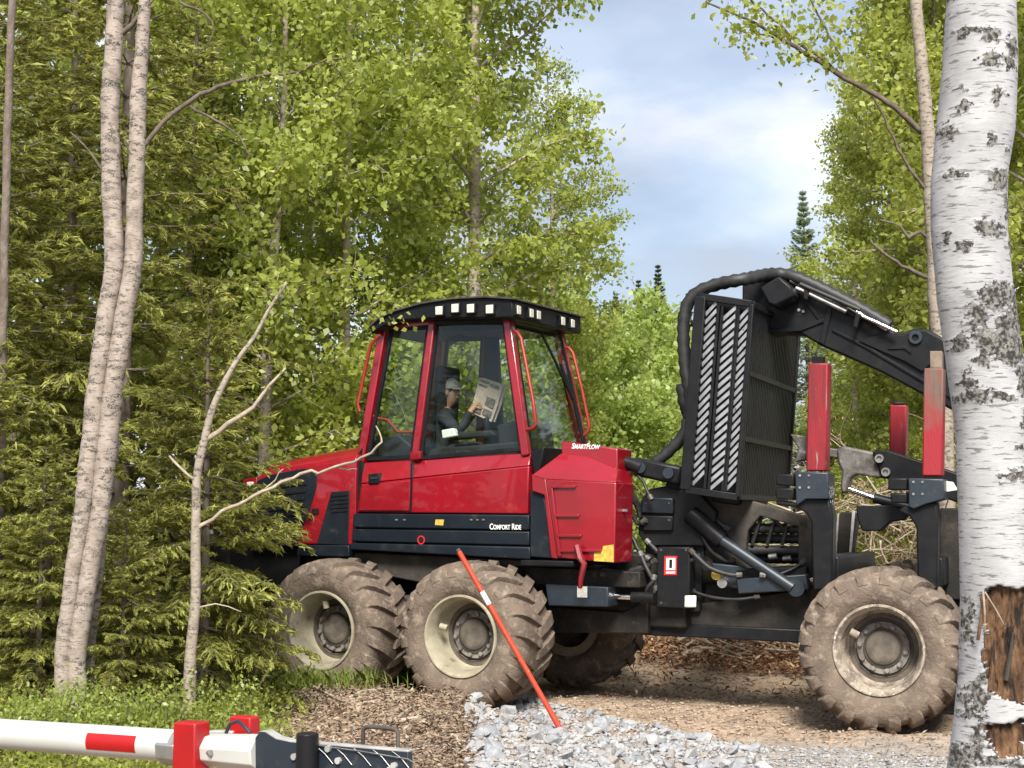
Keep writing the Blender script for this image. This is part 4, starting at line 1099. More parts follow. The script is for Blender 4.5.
stick([(280, 718), (292, 706), (306, 697)], .014, 'pale_wood', 'short pale splinter on the chips near the grass', seed=6)
stick([(680, 668), (705, 663), (725, 660), (745, 657)], .05, 'pale_wood', 'thick barked log piece with pale wood beyond the machine', lift=.12, seed=7)
rs = random.Random(77)
for k in range(26):
    x, y = rs.uniform(655, 800), rs.uniform(636, 668); a = rs.uniform(-.6, .6); L = rs.uniform(18, 55)
    stick([(x, y), (x + L * .5, y + L * .5 * a + rs.uniform(-2, 2)), (x + L, y + L * a)], rs.uniform(.010, .02), rs.choice(('pale_wood', 'dead_wood', 'pale_wood')), 'thin dry stick tangled in the slash beyond the machine', lift=rs.uniform(.05, .3), group='dry sticks in the slash', twig=1, seed=k)
for k in range(24):
    x, y = rs.uniform(285, 470), rs.uniform(694, 765); a = rs.uniform(-.9, .9); L = rs.uniform(8, 26)
    stick([(x, y), (x + L * .5, y + L * .5 * a + rs.uniform(-1, 1)), (x + L, y + L * a)], rs.uniform(.006, .012), rs.choice(('pale_wood', 'dead_wood')), 'small splinter lying in the wood chip bank', lift=.04, group='splinters in the chip bank', seed=k)

# ------------------------------------------------------------------ trees
def spline(P, step):
    P = [np.array(p, float) for p in P]; out = []
    for i in range(len(P) - 1):
        p0, p1, p2, p3 = P[max(i - 1, 0)], P[i], P[i + 1], P[min(i + 2, len(P) - 1)]
        n = max(2, int(np.linalg.norm(p2 - p1) / step))
        for k in range(n):
            t = k / n
            out.append(.5 * (2 * p1 + (p2 - p0) * t + (2 * p0 - 5 * p1 + 4 * p2 - p3) * t * t + (3 * p1 - p0 - 3 * p2 + p3) * t ** 3))
    out.append(P[-1]); return np.array(out)
def grow(rng, p, d, L, n, bend, wig):
    pts = [np.array(p, float)]; d = np.array(d, float); d /= np.linalg.norm(d)
    for i in range(n):
        d = d + np.array(bend) / n + rng.normal(size=3) * wig; d /= np.linalg.norm(d); pts.append(pts[-1] + d * L / n)
    return np.array(pts)
def tree_obj(name, loc, label, cat, trunk_mb, tm, crown, lm, group=None):
    root = empty(name, loc, label, cat, group)
    me = trunk_mb.mesh('trunk')
    for p in me.polygons: p.use_smooth = True
    me.materials.append(MAT[tm]); link(bpy.data.objects.new('trunk', me), root)
    if crown is not None:
        V, Fq, var = crown
        mc = np_mesh('crown', V, Fq, var); mc.materials.append(MAT[lm]); link(bpy.data.objects.new('crown', mc), root)
    return root
def copy_tree(root, loc, rz, sc, label=None, lm=None):
    r = root.copy(); COL.objects.link(r); r.location = loc; r.rotation_euler = (0, 0, rz); r.scale = sc if isinstance(sc, tuple) else (sc,) * 3
    if label: r['label'] = label
    for ch in root.children:
        c = ch.copy(); COL.objects.link(c); c.parent = r
        if lm and c.name.startswith('crown'):
            c.material_slots[0].link = 'OBJECT'; c.material_slots[0].material = MAT[lm]
    return r

def birch_parts(seed, H, rt, clear, Rc, nl, leafs, size, up=.9, sig=.12, trunk_n=9, dens_low=1.0):
    rng = np.random.default_rng(seed); mb = MB()
    lean = rng.normal(size=2) * .02 * H
    tp = spline([(0, 0, -.2), (lean[0] * .3 + rng.normal() * .06, lean[1] * .3, H * .33), (lean[0] * .7, lean[1] * .7 + rng.normal() * .06, H * .66), (lean[0], lean[1], H)], .5)
    mb.tube(tp, [rt * (1 - .93 * (max(0, p[2]) / H) ** .9) + .004 for p in tp], trunk_n)
    C = []; W = []
    for i in range(nl):
        f = clear + (1 - clear) * ((i + rng.random()) / nl) ** .9
        z = H * f; j = np.argmin(abs(tp[:, 2] - z)); p = tp[j]
        a = i * 2.4 + rng.normal() * .4; g = (f - clear) / (1 - clear)
        L = Rc * (.55 + .9 * g) * (1 - g ** 2.2) * rng.uniform(.75, 1.25) + .25
        el = .45 + .5 * g
        pts = grow(rng, p, (math.cos(a) * math.cos(el), math.sin(a) * math.cos(el), math.sin(el) * up), L, 7, (0, 0, -.35), .10)
        r0 = max(.008, rt * .28 * (1 - .6 * g))
        mb.tube(pts, [r0 * (1 - .85 * k / 7) for k in range(8)], 5, False)
        for s in range(int(6 + L * 4)):
            t = rng.uniform(.22, 1); q_ = pts[min(6, int(t * 7))]
            dd = pts[min(7, int(t * 7) + 1)] - q_ + rng.normal(size=3) * .35 * L / 7 * 3
            l2 = L * rng.uniform(.18, .42) * (1.2 - .5 * t)
            sp_ = grow(rng, q_, dd, l2, 5, (0, 0, -.5), .18)
            if r0 > .012: mb.tube(sp_, [.008, .007, .006, .005, .004, .003], 3, False)
            C.append(sp_[1:]); W.append(np.full(5, l2))
        C.append(pts[4:]); W.append(np.full(4, L * .3))
    C = np.concatenate(C); W = np.concatenate(W); W = W / W.sum()
    idx = rng.choice(len(C), leafs, p=W)
    P = C[idx] + rng.normal(size=(leafs, 3)) * sig * np.array([1, 1, .8]) - np.array([0, 0, sig * .4])
    V, Fq = leaves_np(rng, P, size, .72, up=.7, hang=.35)
    clump = np.array([noise.noise(Vector(p) * 1.3) for p in C])[idx]
    var = np.clip(.5 + .32 * clump + rng.normal(size=leafs) * .17, 0, 1)
    return mb, (V, Fq, var)

def spruce_parts(seed, H, rt, Rb, nw, per, size, droop=.5, low=.04, dens=1.0, shape=.9, tipw=.12):
    rng = np.random.default_rng(seed); mb = MB()
    tp = spline([(0, 0, -.2), (rng.normal() * .05, rng.normal() * .05, H * .4), (0, 0, H)], .5)
    mb.tube(tp, [rt * (1 - .96 * max(0, p[2]) / H) + .004 for p in tp], 9)
    C = []; D = []; T = []
    for i in range(nw):
        f = low + (1 - low) * (i + rng.random() * .6) / nw; z = H * f
        L = Rb * (1 - f) ** shape + tipw
        for b in range(per):
            a = 2 * PI * (b + rng.random() * .7) / per + i * .7; Lb = L * rng.uniform(.7, 1.15); el = -.15 + .75 * f
            n = 8
            pts = grow(rng, (0, 0, z), (math.cos(a), math.sin(a), el), Lb, n, (0, 0, -droop * (1 - f) + .25 * f), .05)
            pts[-2:, 2] += .04 * Lb
            mb.tube(pts, [max(.003, rt * .16 * (1 - f * .5) * (1 - .85 * k / n)) for k in range(n + 1)], 4, False)
            ns = max(6, int(Lb * 15 * dens))
            for s in range(ns):
                t = .12 + .88 * (s + rng.random()) / ns; k = min(n - 1, int(t * n)); q_ = pts[k] + (pts[k + 1] - pts[k]) * (t * n - k)
                ax = pts[k + 1] - pts[k]; ax /= np.linalg.norm(ax); sd_ = np.array([-ax[1], ax[0], 0]) * (1 if s % 2 else -1)
                l2 = (.10 + .36 * Lb * (1 - t) ** .7 * .75) * rng.uniform(.7, 1.2); l2 = min(l2, .5) * min(1, max(.25, Lb / .55))
                dd = ax * .75 + sd_ * .8 + np.array([0, 0, -.35 * rng.random()])
                m_ = max(3, int(l2 / (size * .30)))
                tw = grow(rng, q_, dd, l2, m_, (0, 0, -.45 * droop), .06)
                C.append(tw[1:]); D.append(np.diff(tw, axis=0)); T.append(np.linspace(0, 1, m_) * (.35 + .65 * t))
    C = np.concatenate(C); D = unit(np.concatenate(D)); T = np.concatenate(T)
    n = len(C)
    Vs, Fs, vr = [], [], []
    for k in range(4):
        S = unit(np.cross(D, rng.normal(size=(n, 3)))) * (.62 if k else .12)
        DD = D * .8 + S
        V, Fq = leaves_np(rng, C + rng.normal(size=(n, 3)) * .010, size * (1.2 if k == 0 else 1.0), .17 if k else .22, up=1.2, dirs=DD, jit=.15)
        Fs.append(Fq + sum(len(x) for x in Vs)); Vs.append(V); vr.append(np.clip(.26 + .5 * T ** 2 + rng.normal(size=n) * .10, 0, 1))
    return mb, (np.concatenate(Vs), np.concatenate(Fs), np.concatenate(vr))

def ground_at(px, d):
    p = at(px, 515, d); return Vector((p.x, p.y, gz(p.x, p.y) - .02))

# --- prototypes
bA = tree_obj('birch_tree', ground_at(470, 19.5), 'tall leafy birch rising behind the cab roof', 'tree', *(lambda p: (p[0], 'birch_cream', p[1]))(birch_parts(1, 12.5, .13, .13, 2.0, 46, 24000, .092)), 'birch_leaf', 'leafy birches behind the machine')
bB = tree_obj('birch_tree', ground_at(345, 18.2), 'leafy birch behind the red hood', 'tree', *(lambda p: (p[0], 'birch_thin', p[1]))(birch_parts(2, 10.5, .09, .10, 1.75, 42, 20000, .090)), 'birch_leaf', 'leafy birches behind the machine')
bC = tree_obj('birch_sapling', ground_at(640, 30), 'bright young birch in the gap between cab and gate', 'tree', *(lambda p: (p[0], 'birch_thin', p[1]))(birch_parts(3, 5.2, .05, .04, 1.5, 34, 13000, .115, sig=.15)), 'aspen_far', 'young birches in the clearing')
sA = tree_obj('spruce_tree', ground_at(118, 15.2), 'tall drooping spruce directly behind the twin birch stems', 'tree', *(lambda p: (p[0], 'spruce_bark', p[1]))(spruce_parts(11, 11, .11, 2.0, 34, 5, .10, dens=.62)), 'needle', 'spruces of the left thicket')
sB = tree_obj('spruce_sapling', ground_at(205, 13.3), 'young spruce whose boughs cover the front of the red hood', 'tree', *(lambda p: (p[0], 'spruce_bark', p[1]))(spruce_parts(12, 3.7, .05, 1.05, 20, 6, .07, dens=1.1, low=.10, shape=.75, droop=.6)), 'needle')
sC = tree_obj('spruce_tree', ground_at(660, 62), 'dark pointed spruce top beyond the young birches', 'tree', *(lambda p: (p[0], 'spruce_bark', p[1]))(spruce_parts(13, 11.5, .12, 2.5, 60, 6, .15, dens=.30, shape=1.05, droop=.45, tipw=.03)), 'needle_dark', 'dark spruces on the far edge')

# --- placed copies: px, depth, turn, scale
GB = 'leafy birches behind the machine'
for px, d, rz, s, src, lb in ((262, 17.2, 2.1, .98, bB, None), (405, 22, 4.0, 1.05, bA, None), (555, 25, 1.2, .72, bA, 'lower leafy birch between cab and clearing'), (300, 24, 5.2, 1.0, bA, None), (205, 21, .6, 1.0, bA, None), (430, 30, 2.8, 1.0, bB, None), (150, 25, 1.0, 1.1, bB, None), (75, 24, 4.4, 1.15, bA, None), (10, 21, 2.2, 1.0, bB, None)):
    t = copy_tree(src, ground_at(px, d), rz, s, lb or {262: 'leafy birch behind the front end of the hood', 405: 'leafy birch standing directly behind the front pillar of the cab', 300: 'leafy birch set back behind the middle of the hood', 205: 'leafy birch rising behind the forked thin birch', 430: 'distant leafy birch seen over the cab roof', 150: 'leafy birch rising right behind the twin birch', 75: 'leafy birch between the spruces beside the twin birch', 10: 'leafy birch behind the slim spruce stem'}[px]); t['group'] = GB
GS = 'spruces of the left thicket'
for px, d, rz, s, lb in ((-22, 14.6, 1.0, .95, None), (190, 18.0, 2.4, .82, None), (-40, 17, 3.0, 1.05, None), (60, 19, 5.0, 1.0, None), (255, 21, .4, .62, 'shorter spruce standing behind the hood birches')):
    t = copy_tree(sA, ground_at(px, d), rz, s, lb or {-22: 'tall drooping spruce left of the twin birch', 190: 'tall spruce behind the forked thin birch', -40: 'tall spruce beside the slim spruce stem', 60: 'tall spruce set back behind the twin birch'}[px]); t['group'] = GS
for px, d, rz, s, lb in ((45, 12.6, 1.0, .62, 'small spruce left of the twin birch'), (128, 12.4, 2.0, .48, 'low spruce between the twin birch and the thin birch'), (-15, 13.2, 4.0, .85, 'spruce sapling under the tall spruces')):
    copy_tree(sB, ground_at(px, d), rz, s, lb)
GC = 'young birches in the clearing'
for px, d, rz, s in ((610, 27, 1.1, .85), (672, 34, 2.5, .95), (590, 34, 4.0, 1.2), (655, 42, .5, 1.15), (625, 46, 3.0, 1.25), (700, 38, 5.0, .9), (565, 28, .9, .9), (730, 44, 2.0, 1.1), (480, 26, 4.4, .8), (530, 24, 3.3, .62), (435, 24, 1.2, .7), (385, 22, 2.2, .6), (330, 22, 3.9, .6), (280, 20, 5.1, .55)):
    t = copy_tree(bC, ground_at(px, d), rz, s, 'bright young birch growing in the clearing'); t['group'] = GC
bC['label'] = 'bright young birch growing in the clearing'
GD = 'dark spruces on the far edge'
for px, d, rz, s in ((640, 70, 1.0, 1.05), (617, 66, 3.0, .95), (690, 78, 2.0, 1.1), (715, 80, 4.0, 1.0), (585, 70, .5, 1.05), (745, 84, 1.5, 1.0), (780, 80, 1.1, 1.0), (820, 76, 2.7, 1.05), (860, 70, 3.1, 1.05), (900, 72, 4.1, 1.0), (950, 70, 3.3, 1.1), (1000, 66, 1.3, 1.1), (1045, 66, 2.3, 1.1)):
    t = copy_tree(sC, ground_at(px, d), rz, s, 'dark pointed spruce on the far forest edge'); t['group'] = GD
sC['label'] = 'dark pointed spruce on the far forest edge'
# right-hand wood
GR = 'olive birches behind the crane'
first = None
for px, d, rz, s in ((950, 20.5, 2.0, .95), (1000, 22, .7, 1.1), (1050, 18.5, 3.0, 1.0), (895, 27, 4.0, .72), (955, 27, 1.6, 1.0), (1010, 30, 2.7, 1.1), (855, 34, 5.5, .85)):
    t = copy_tree(bA, ground_at(px, d), rz, s, 'olive green birch behind the folded crane', 'birch_leaf_olive'); t['group'] = GR
pg = copy_tree(sC, ground_at(808, 52), 2.0, (1.15, 1.15, 1.08), 'slender pale grey-green conifer beyond the gate', 'needle_grey'); pg['group'] = 'conifers beyond the gate'
for px, d, rz, s in ((838, 40, 1.4, .9), (880, 38, 2.9, 1.0), (920, 36, 4.2, 1.0), (965, 40, .3, 1.1)):
    t = copy_tree(bC, ground_at(px, d), rz, s, 'yellowish young birch low behind the bunks', 'birch_leaf_olive'); t['group'] = 'young birches behind the bunks'
for px, d, rz, s in ((835, 19.5, 1.4, .32), (880, 19, 2.9, .35), (925, 19.8, 4.2, .38), (960, 18.5, .3, .35)):
    t = copy_tree(bC, ground_at(px, d), rz, s, 'small leafy bush among the dry brush behind the bunks', 'birch_leaf_olive'); t['group'] = 'bushes behind the bunks'

# dry brush behind the rear half
def brush():
    rng = np.random.default_rng(31)
    for k, (px, d, n) in enumerate(((845, 17.6, 46), (895, 18.2, 46), (950, 17.4, 40))):
        b = ground_at(px, d); root = empty('brush_pile', b, ('tangle of dry pale branches behind the first bunk', 'tangle of dry branches and brown twigs between the bunks', 'tangle of dry branches beside the big birch')[k], 'brush pile', 'brush piles behind the machine')
        mb = MB(); C = []
        for i in range(n):
            p = np.array([rng.normal() * .45, rng.normal() * .3, rng.uniform(.1, 1.7)]); a = rng.uniform(0, 6.28); L = rng.uniform(.7, 2.0)
            g = grow(rng, p, (math.cos(a), math.sin(a) * .5, rng.uniform(-.4, .7)), L, 6, (0, 0, -.2), .14)
            mb.tube(g, [rng.uniform(.008, .02) * (1 - .7 * j / 6) for j in range(7)], 5, False)
            for q_ in range(3):
                tw = grow(rng, g[rng.integers(2, 6)], rng.normal(size=3), L * .35, 4, (0, 0, -.2), .2); mb.tube(tw, [.006, .005, .004, .003, .002], 4, False); C.append(tw)
        for v in mb.v: pass
        me = mb.mesh('branches')
        for p in me.polygons: p.use_smooth = True
        me.materials.append(MAT['pale_wood' if k != 1 else 'dead_wood']); link(bpy.data.objects.new('branches', me), root)
        C = np.concatenate(C); idx = rng.integers(0, len(C), 1800); V, Fq = leaves_np(rng, C[idx] + rng.normal(size=(1800, 3)) * .08, .06, .35)
        me = np_mesh('dry_leaves', V, Fq, rng.random(1800)); me.materials.append(MAT['leaf_litter']); lv = bpy.data.objects.new('dry_leaves', me); link(lv, root); tag(lv, None, None, None, 'stuff')
brush()

# --- traced trees in front
def traced(name, label, stems, limbs, bark, d, leaf=None, leafpts=(), nleaf=0, lsize=.055, cat='tree', seed=0, sig=.10, limb_mat='dark_twig'):
    """stems / limbs: lists of (px, py, width px, extra depth)"""
    b0 = at(stems[0][0][0], stems[0][0][1], d); base = Vector((b0.x, b0.y, gz(b0.x, b0.y)))
    root = empty(name, base, label, cat); mbs = MB(); mbl = MB()
    for S in list(stems) + list(limbs):
        P = [at(x, y, d + (e[0] if e else 0)) for x, y, w_, *e in S]; Wd = [w_ * d / FPX / 2 for x, y, w_, *e in S]
        if S in stems:
            P.insert(0, Vector((P[0].x, P[0].y, base.z - .15))); Wd.insert(0, Wd[0] * 1.15)
        sp_ = spline([tuple(p) for p in P], .07)
        if S not in stems: sp_[1:] += np.random.default_rng(len(sp_)).normal(size=sp_[1:].shape) * .006
        else: sp_ = sp_ + np.array([[.012 * noise.noise(Vector((0, 1, q[2] * 2.3))), .01 * noise.noise(Vector((5, 1, q[2] * 2.3))), 0] for q in sp_])
        cum = np.linspace(0, len(Wd) - 1, len(sp_)); rr = np.interp(cum, range(len(Wd)), Wd)
        rn = random.Random(seed); rr = [max(.002, r * (1 + .06 * rn.uniform(-1, 1))) for r in rr]
        (mbs if S in stems else mbl).tube([Vector(p) - base for p in sp_], rr, 14 if S in stems else 6)
    for mb, nm, mt in ((mbs, 'trunk', bark), (mbl, 'limbs', limb_mat)):
        if not mb.v: continue
        me = mb.mesh(nm)
        for p in me.polygons: p.use_smooth = True
        me.materials.append(MAT[mt]); link(bpy.data.objects.new(nm, me), root)
    if nleaf:
        rng = np.random.default_rng(seed); C = np.array([tuple(at(x, y, d + e) - base) for x, y, e in leafpts])
        idx = rng.integers(0, len(C), nleaf); V, Fq = leaves_np(rng, C[idx] + rng.normal(size=(nleaf, 3)) * sig, lsize, .75, hang=.6)
        mc = np_mesh('crown', V, Fq, np.clip(rng.normal(size=nleaf) * .2 + .55, 0, 1)); mc.materials.append(MAT[leaf]); link(bpy.data.objects.new('crown', mc), root)
    return root
def path_pts(S, n, e=0.0):
    xs = np.linspace(0, len(S) - 1, n); return [(float(np.interp(x, range(len(S)), [s[0] for s in S])), float(np.interp(x, range(len(S)), [s[1] for s in S])), e) for x in xs]
limbA = [(136, 155, 5), (165, 122, 5), (200, 95, 4.5), (250, 78, 4), (300, 70, 3), (328, 60, 2.5), (345, 58, 1.5)]
limbA2 = [(190, 106, 3), (215, 120, 2.5), (240, 138, 2), (250, 158, 1.5)]
limbA3 = [(328, 60, 2), (338, 70, 1.5), (343, 80, 1)]
limbA4 = [(180, 2, 3), (205, 14, 2.5), (213, 30, 2), (205, 50, 1.2)]
lp = [(x + dx, y + dy, e) for (x, y, e) in path_pts(limbA[3:], 5) for dx in (0, 8) for dy in (6, 14)]
lp += [(232, 295, .3), (385, 303, .2), (378, 312, .2), (392, 308, .2), (400, 306, .2), (370, 300, .3), (360, 296, .3), (345, 300, .3)]
traced('twin_birch', 'twin-stemmed pale birch with mottled bark in front of the spruces', [[(64, 716, 17), (64, 650, 16), (72, 580, 18), (83, 512, 19), (95, 400, 19), (106, 320, 19), (114, 256, 19), (110, 140, 19), (113, 60, 18), (116, 0, 18), (118, -120, 16)], [(78, 718, 19), (78, 650, 18), (88, 580, 19), (100, 512, 20), (112, 400, 20), (124, 320, 18), (133, 256, 16), (137, 140, 17), (141, 60, 13), (145, 0, 12), (150, -120, 10)], [(92, 712, 9, .25), (92, 640, 9, .25), (100, 570, 8, .25), (108, 500, 6, .25), (118, 440, 4, .25)]],
       [limbA, limbA2, limbA3, limbA4, [(112, 36, 7), (124, 32, 6), (140, 14, 4), (152, 0, 3)], [(116, 186, 3), (100, 165, 3), (85, 146, 2), (70, 132, 1.5)]], 'birch_cream', 11.9, 'birch_leaf', lp, 420, .05, seed=3, sig=.09)
limbB = [(197, 531, 4.2), (222, 512, 3.8), (262, 492, 3.6), (300, 474, 3.4), (318, 473, 3.4), (335, 466, 3.4, -.1), (362, 459, 3, -.2), (378, 447, 2.6, -.3), (382, 438, 2, -.3), (375, 426, 1.3, -.3)]
traced('thin_birch', 'thin crooked birch stem with forked bare branches beside the spruce sapling', [[(188, 722, 14), (191, 660, 12), (195, 600, 11), (196, 540, 10), (197, 480, 10), (204, 440, 9), (214, 405, 8), (236, 362, 7), (256, 335, 5), (268, 312, 4), (286, 282, 3)]], [limbB, [(201, 444, 6), (228, 424, 5), (252, 408, 4.5), (270, 385, 3.5), (285, 368, 2)], [(196, 480, 3), (182, 470, 3), (168, 455, 2)], [(193, 610, 2), (215, 604, 1.6), (240, 611, 1)], [(335, 466, 2, -.1), (348, 470, 1.6, -.1), (356, 468, 1, -.1)], [(262, 492, 1.6), (275, 480, 1.2), (282, 468, .8)]], 'birch_thin', 12.3, 'birch_leaf', [(286, 280, 0), (280, 300, 0), (270, 320, 0), (285, 368, 0), (268, 390, 0)], 90, .05, seed=5, limb_mat='pale_wood')
traced('dark_sapling', 'dark thin leaning stem at the edge of the thicket', [[(28, 715, 12), (34, 640, 10), (46, 580, 8), (52, 530, 6), (60, 480, 4)]], [[(34, 660, 4), (24, 630, 3), (30, 590, 2)]], 'spruce_bark', 12.8, seed=6)
traced('slim_spruce_stem', 'slim grey-brown spruce stem beside the tall spruces', [[(-2, 700, 10), (0, 500, 9), (3, 320, 8.5), (8, 120, 8), (12, 0, 7.5), (15, -150, 6)]], [], 'spruce_bark', 13.4, seed=7)
# aspen with the long reaching branch, in front of the right-hand wood
lb1 = [(922, 132, 6), (905, 116, 6), (882, 98, 5.5), (852, 82, 5), (820, 62, 4.5), (790, 44, 4), (760, 26, 3), (735, 14, 2.5), (706, 2, 1.5)]
lb2 = [(846, 78, 4), (826, 62, 3), (800, 44, 3), (775, 20, 2.5), (750, 0, 2), (740, -12, 1.5)]
lb3 = [(843, 62, 3), (830, 36, 2.5), (818, 14, 2), (810, -6, 2)]
lb4 = [(800, 50, 2.5), (770, 36, 2), (745, 32, 1.5), (730, 22, 1)]
lb5 = [(926, 190, 4), (905, 160, 3), (880, 110, 2.5), (872, 95, 2)]
lb6 = [(936, 245, 4), (920, 232, 4), (908, 238, 3.5), (900, 225, 2), (880, 220, 2)]
lb7 = [(938, 281, 5), (915, 272, 4), (890, 258, 3), (870, 240, 2)]
lpa = [(x + dx, y + dy, 0) for L in (lb1[3:], lb2[1:], lb3, lb4) for (x, y, e) in path_pts(L, 7) for dx, dy in ((0, 3), (4, -5))]
lpb = [(x, y, .6) for x, y in ((880, 30), (870, 60), (890, 80), (862, 70), (900, 110), (880, 120), (895, 150), (910, 60), (900, 20), (868, 20), (872, 105), (940, 40), (942, 120), (905, 170), (885, 140), (955, 90), (890, 185), (915, 200))]
traced('aspen_tree', 'slender grey-barked tree with a long thin branch reaching over the gate', [[(948, 560, 17), (944, 420, 17), (938, 330, 17), (934, 240, 17), (928, 140, 15), (921, 60, 13), (916, 0, 12), (912, -120, 9)]], [lb1, lb2, lb3, lb4, lb5, lb6, lb7], 'birch_thin', 16.5, 'birch_leaf_olive', lpa + lpb * 6, 2400, .075, seed=9, sig=.13)
mb = MB()
ptsP = [at(x, y, 16.62) for x, y in ((946, 560), (943, 420), (939, 335), (936, 275), (935, 245))]
top('pine_stem', mb.tube([Vector((ptsP[0].x, ptsP[0].y, gz(ptsP[0].x, ptsP[0].y) - .1))] + ptsP, [.115, .112, .11, .105, .10, .04], 14), 'pine_bark', 'broken orange-brown pine stem beside the big white birch', 'tree', sharp=80)

# --- the big white birch
def big_birch():
    d = 5.1
    L = [(-160, 962, 1022), (0, 948, 1015), (60, 944, 1017), (130, 937, 1014), (180, 932, 1006), (230, 932, 1006), (300, 938, 1013), (360, 947, 1021), (440, 957, 1030), (520, 960, 1036), (600, 962, 1042), (680, 959, 1044), (720, 955, 1047), (768, 949, 1052), (860, 940, 1062), (1000, 930, 1080), (1050, 915, 1095)]
    ys = [a[0] for a in L]
    base = at(1005, 1040, d); base.z = gz(base.x, base.y)
    root = empty('big_birch', base, 'thick white birch trunk with black scars and two rotten brown wounds', 'tree')
    NZ, NA = 620, 110
    zs = np.linspace(ys[0], ys[-1], NZ)
    lx = np.interp(zs, ys, [a[1] for a in L]); rx = np.interp(zs, ys, [a[2] for a in L])
    scars = [(960, 40, 8, 5), (975, 45, 7, 7), (985, 47, 6, 8), (1004, 55, 9, 10), (980, 70, 12, 8), (1000, 72, 9, 8), (985, 105, 7, 11), (996, 102, 4, 4), (953, 97, 4, 6), (953, 116, 6, 6), (982, 150, 8, 7), (996, 156, 5, 3), (942, 138, 5, 9), (944, 180, 9, 4), (990, 186, 12, 11), (1002, 214, 8, 14), (980, 235, 15, 9), (953, 252, 7, 5), (940, 241, 4, 7), (1006, 250, 6, 10), (962, 0, 18, 5), (1000, 2, 10, 4),
             (990, 300, 26, 12), (1005, 325, 20, 22), (985, 345, 22, 14), (965, 320, 9, 16), (1000, 360, 18, 10), (955, 345, 6, 10), (972, 362, 8, 6), (968, 398, 16, 7), (992, 400, 12, 4), (1012, 385, 8, 16), (1018, 410, 6, 12), (1016, 425, 6, 8), (1008, 448, 6, 4), (1012, 474, 16, 7), (995, 480, 8, 5), (960, 380, 4, 14), (1010, 350, 10, 20), (965, 620, 5, 24), (972, 690, 5, 22), (962, 700, 5, 18), (985, 755, 20, 5), (955, 755, 8, 14), (1005, 762, 14, 6), (968, 740, 6, 20)]
    wounds = [[(973, 592), (980, 585), (1012, 586), (1030, 590), (1030, 640), (1018, 660), (1024, 690), (1010, 698), (992, 694), (980, 690), (974, 660), (976, 625)], [(974, 720), (985, 717), (1000, 716), (1010, 712), (1012, 720), (1008, 735), (1004, 748), (985, 750), (978, 738)]]
    V = np.zeros((NZ * NA, 3)); S = np.zeros(NZ * NA); Wm = np.zeros(NZ * NA)
    k = 0
    for i in range(NZ):
        cx, hw = (lx[i] + rx[i]) / 2, (rx[i] - lx[i]) / 2
        c = at(cx, zs[i], d); r = hw * d / FPX
        for j in range(NA):
            a = 2 * PI * j / NA                      # 0 at the right, going round the front
            x, yf = math.cos(a), -math.sin(a)
            px = cx + hw * x; jv = Vector((px * .11, zs[i] * .16, 1.7))
            jx = 9 * noise.noise(jv) + 5 * noise.noise(jv * 2.7); jy = 7 * noise.noise(jv + Vector((9, 4, 2))) + 4 * noise.noise(jv * 2.7 + Vector((3, 3, 3)))
            s = 0.0; w_ = 0.0
            if yf < .05:
                for sx, sy, ra, rb in scars:
                    q_ = ((px + jx - sx) / ra) ** 2 + ((zs[i] + jy * .7 - sy) / rb) ** 2
                    if q_ < 2.0: s = max(s, .92 - .46 * q_)
                for P in wounds:
                    wx = 4 * noise.noise(Vector((px * .05, zs[i] * .05, 3))) + 2 * noise.noise(Vector((px * .16, zs[i] * .10, 8)))
                    if inpoly(px + wx, zs[i] + wx, P): w_ = 1.0
                    elif inpoly(px + wx + 2.5, zs[i] + wx, P) or inpoly(px + wx - 2.5, zs[i] + wx - 2, P): s = max(s, .60)
            else:
                s = max(0, .9 * noise.noise(Vector((x * 3, yf * 3, zs[i] * .02))))
            n_ = noise.noise(Vector((x * 1.5, yf * 1.5, zs[i] * .012)))
            rr = r * (1 + .02 * n_) + .003 * s * (1 + noise.noise(Vector((px * .5, zs[i] * .5, 0))))
            if w_: rr -= .026 + .020 * noise.noise(Vector((px * .25, zs[i] * .035, 9))) + .008 * noise.noise(Vector((px * .6, zs[i] * .12, 4)))
            V[k] = (c.x + x * rr, c.y + yf * rr, c.z); S[k] = s; Wm[k] = w_; k += 1
    V -= np.array(base)
    idx = np.arange(NZ * NA).reshape(NZ, NA); nx = np.roll(idx, -1, 1)
    Fq = np.stack([idx[:-1], idx[1:], nx[1:], nx[:-1]], -1).reshape(-1, 4)
    me = np_mesh('trunk', V, Fq, S, 'scar', True)
    me.materials.append(MAT['birch_white']); me.materials.append(MAT['rotten'])
    wf = (Wm[Fq].sum(1) >= 2).astype(np.int32); me.polygons.foreach_set('material_index', wf); me.update()
    link(bpy.data.objects.new('trunk', me), root)
    # splinters and loose bark curls in the wound
    for a, b, r_, m in (((983, 590), (985, 632), .0035, 'pale_wood'), ((985, 592), (1006, 628), .0025, 'pale_wood'), ((1004, 632), (1010, 606), .006, 'rotten'), ((1006, 680), (1013, 632), .008, 'dusty'), ((990, 690), (994, 640), .008, 'rotten'), ((978, 640), (982, 600), .006, 'rotten')):
        p0, p1 = at(*a, d - .125), at(*b, d - .118); MB().tube([p0, (p0 + p1) / 2 + Vector((0, -.008, 0)), p1], [r_, r_ * .9, r_ * .3], 6).build('splinter', m, root)
    for x, y, s in ():
        p = at(x, y, d - .12); mb = MB(); bm = bmesh.new(); bmesh.ops.create_icosphere(bm, subdivisions=2, radius=s)
        for v in bm.verts: v.co *= 1 + .35 * noise.noise(v.co * 60)
        mb.add([v.co + p for v in bm.verts], [[v.index for v in f.verts] for f in bm.faces]); bm.free(); mb.build('bark_lump', 'birch_white', root, 0, 80)
big_birch()

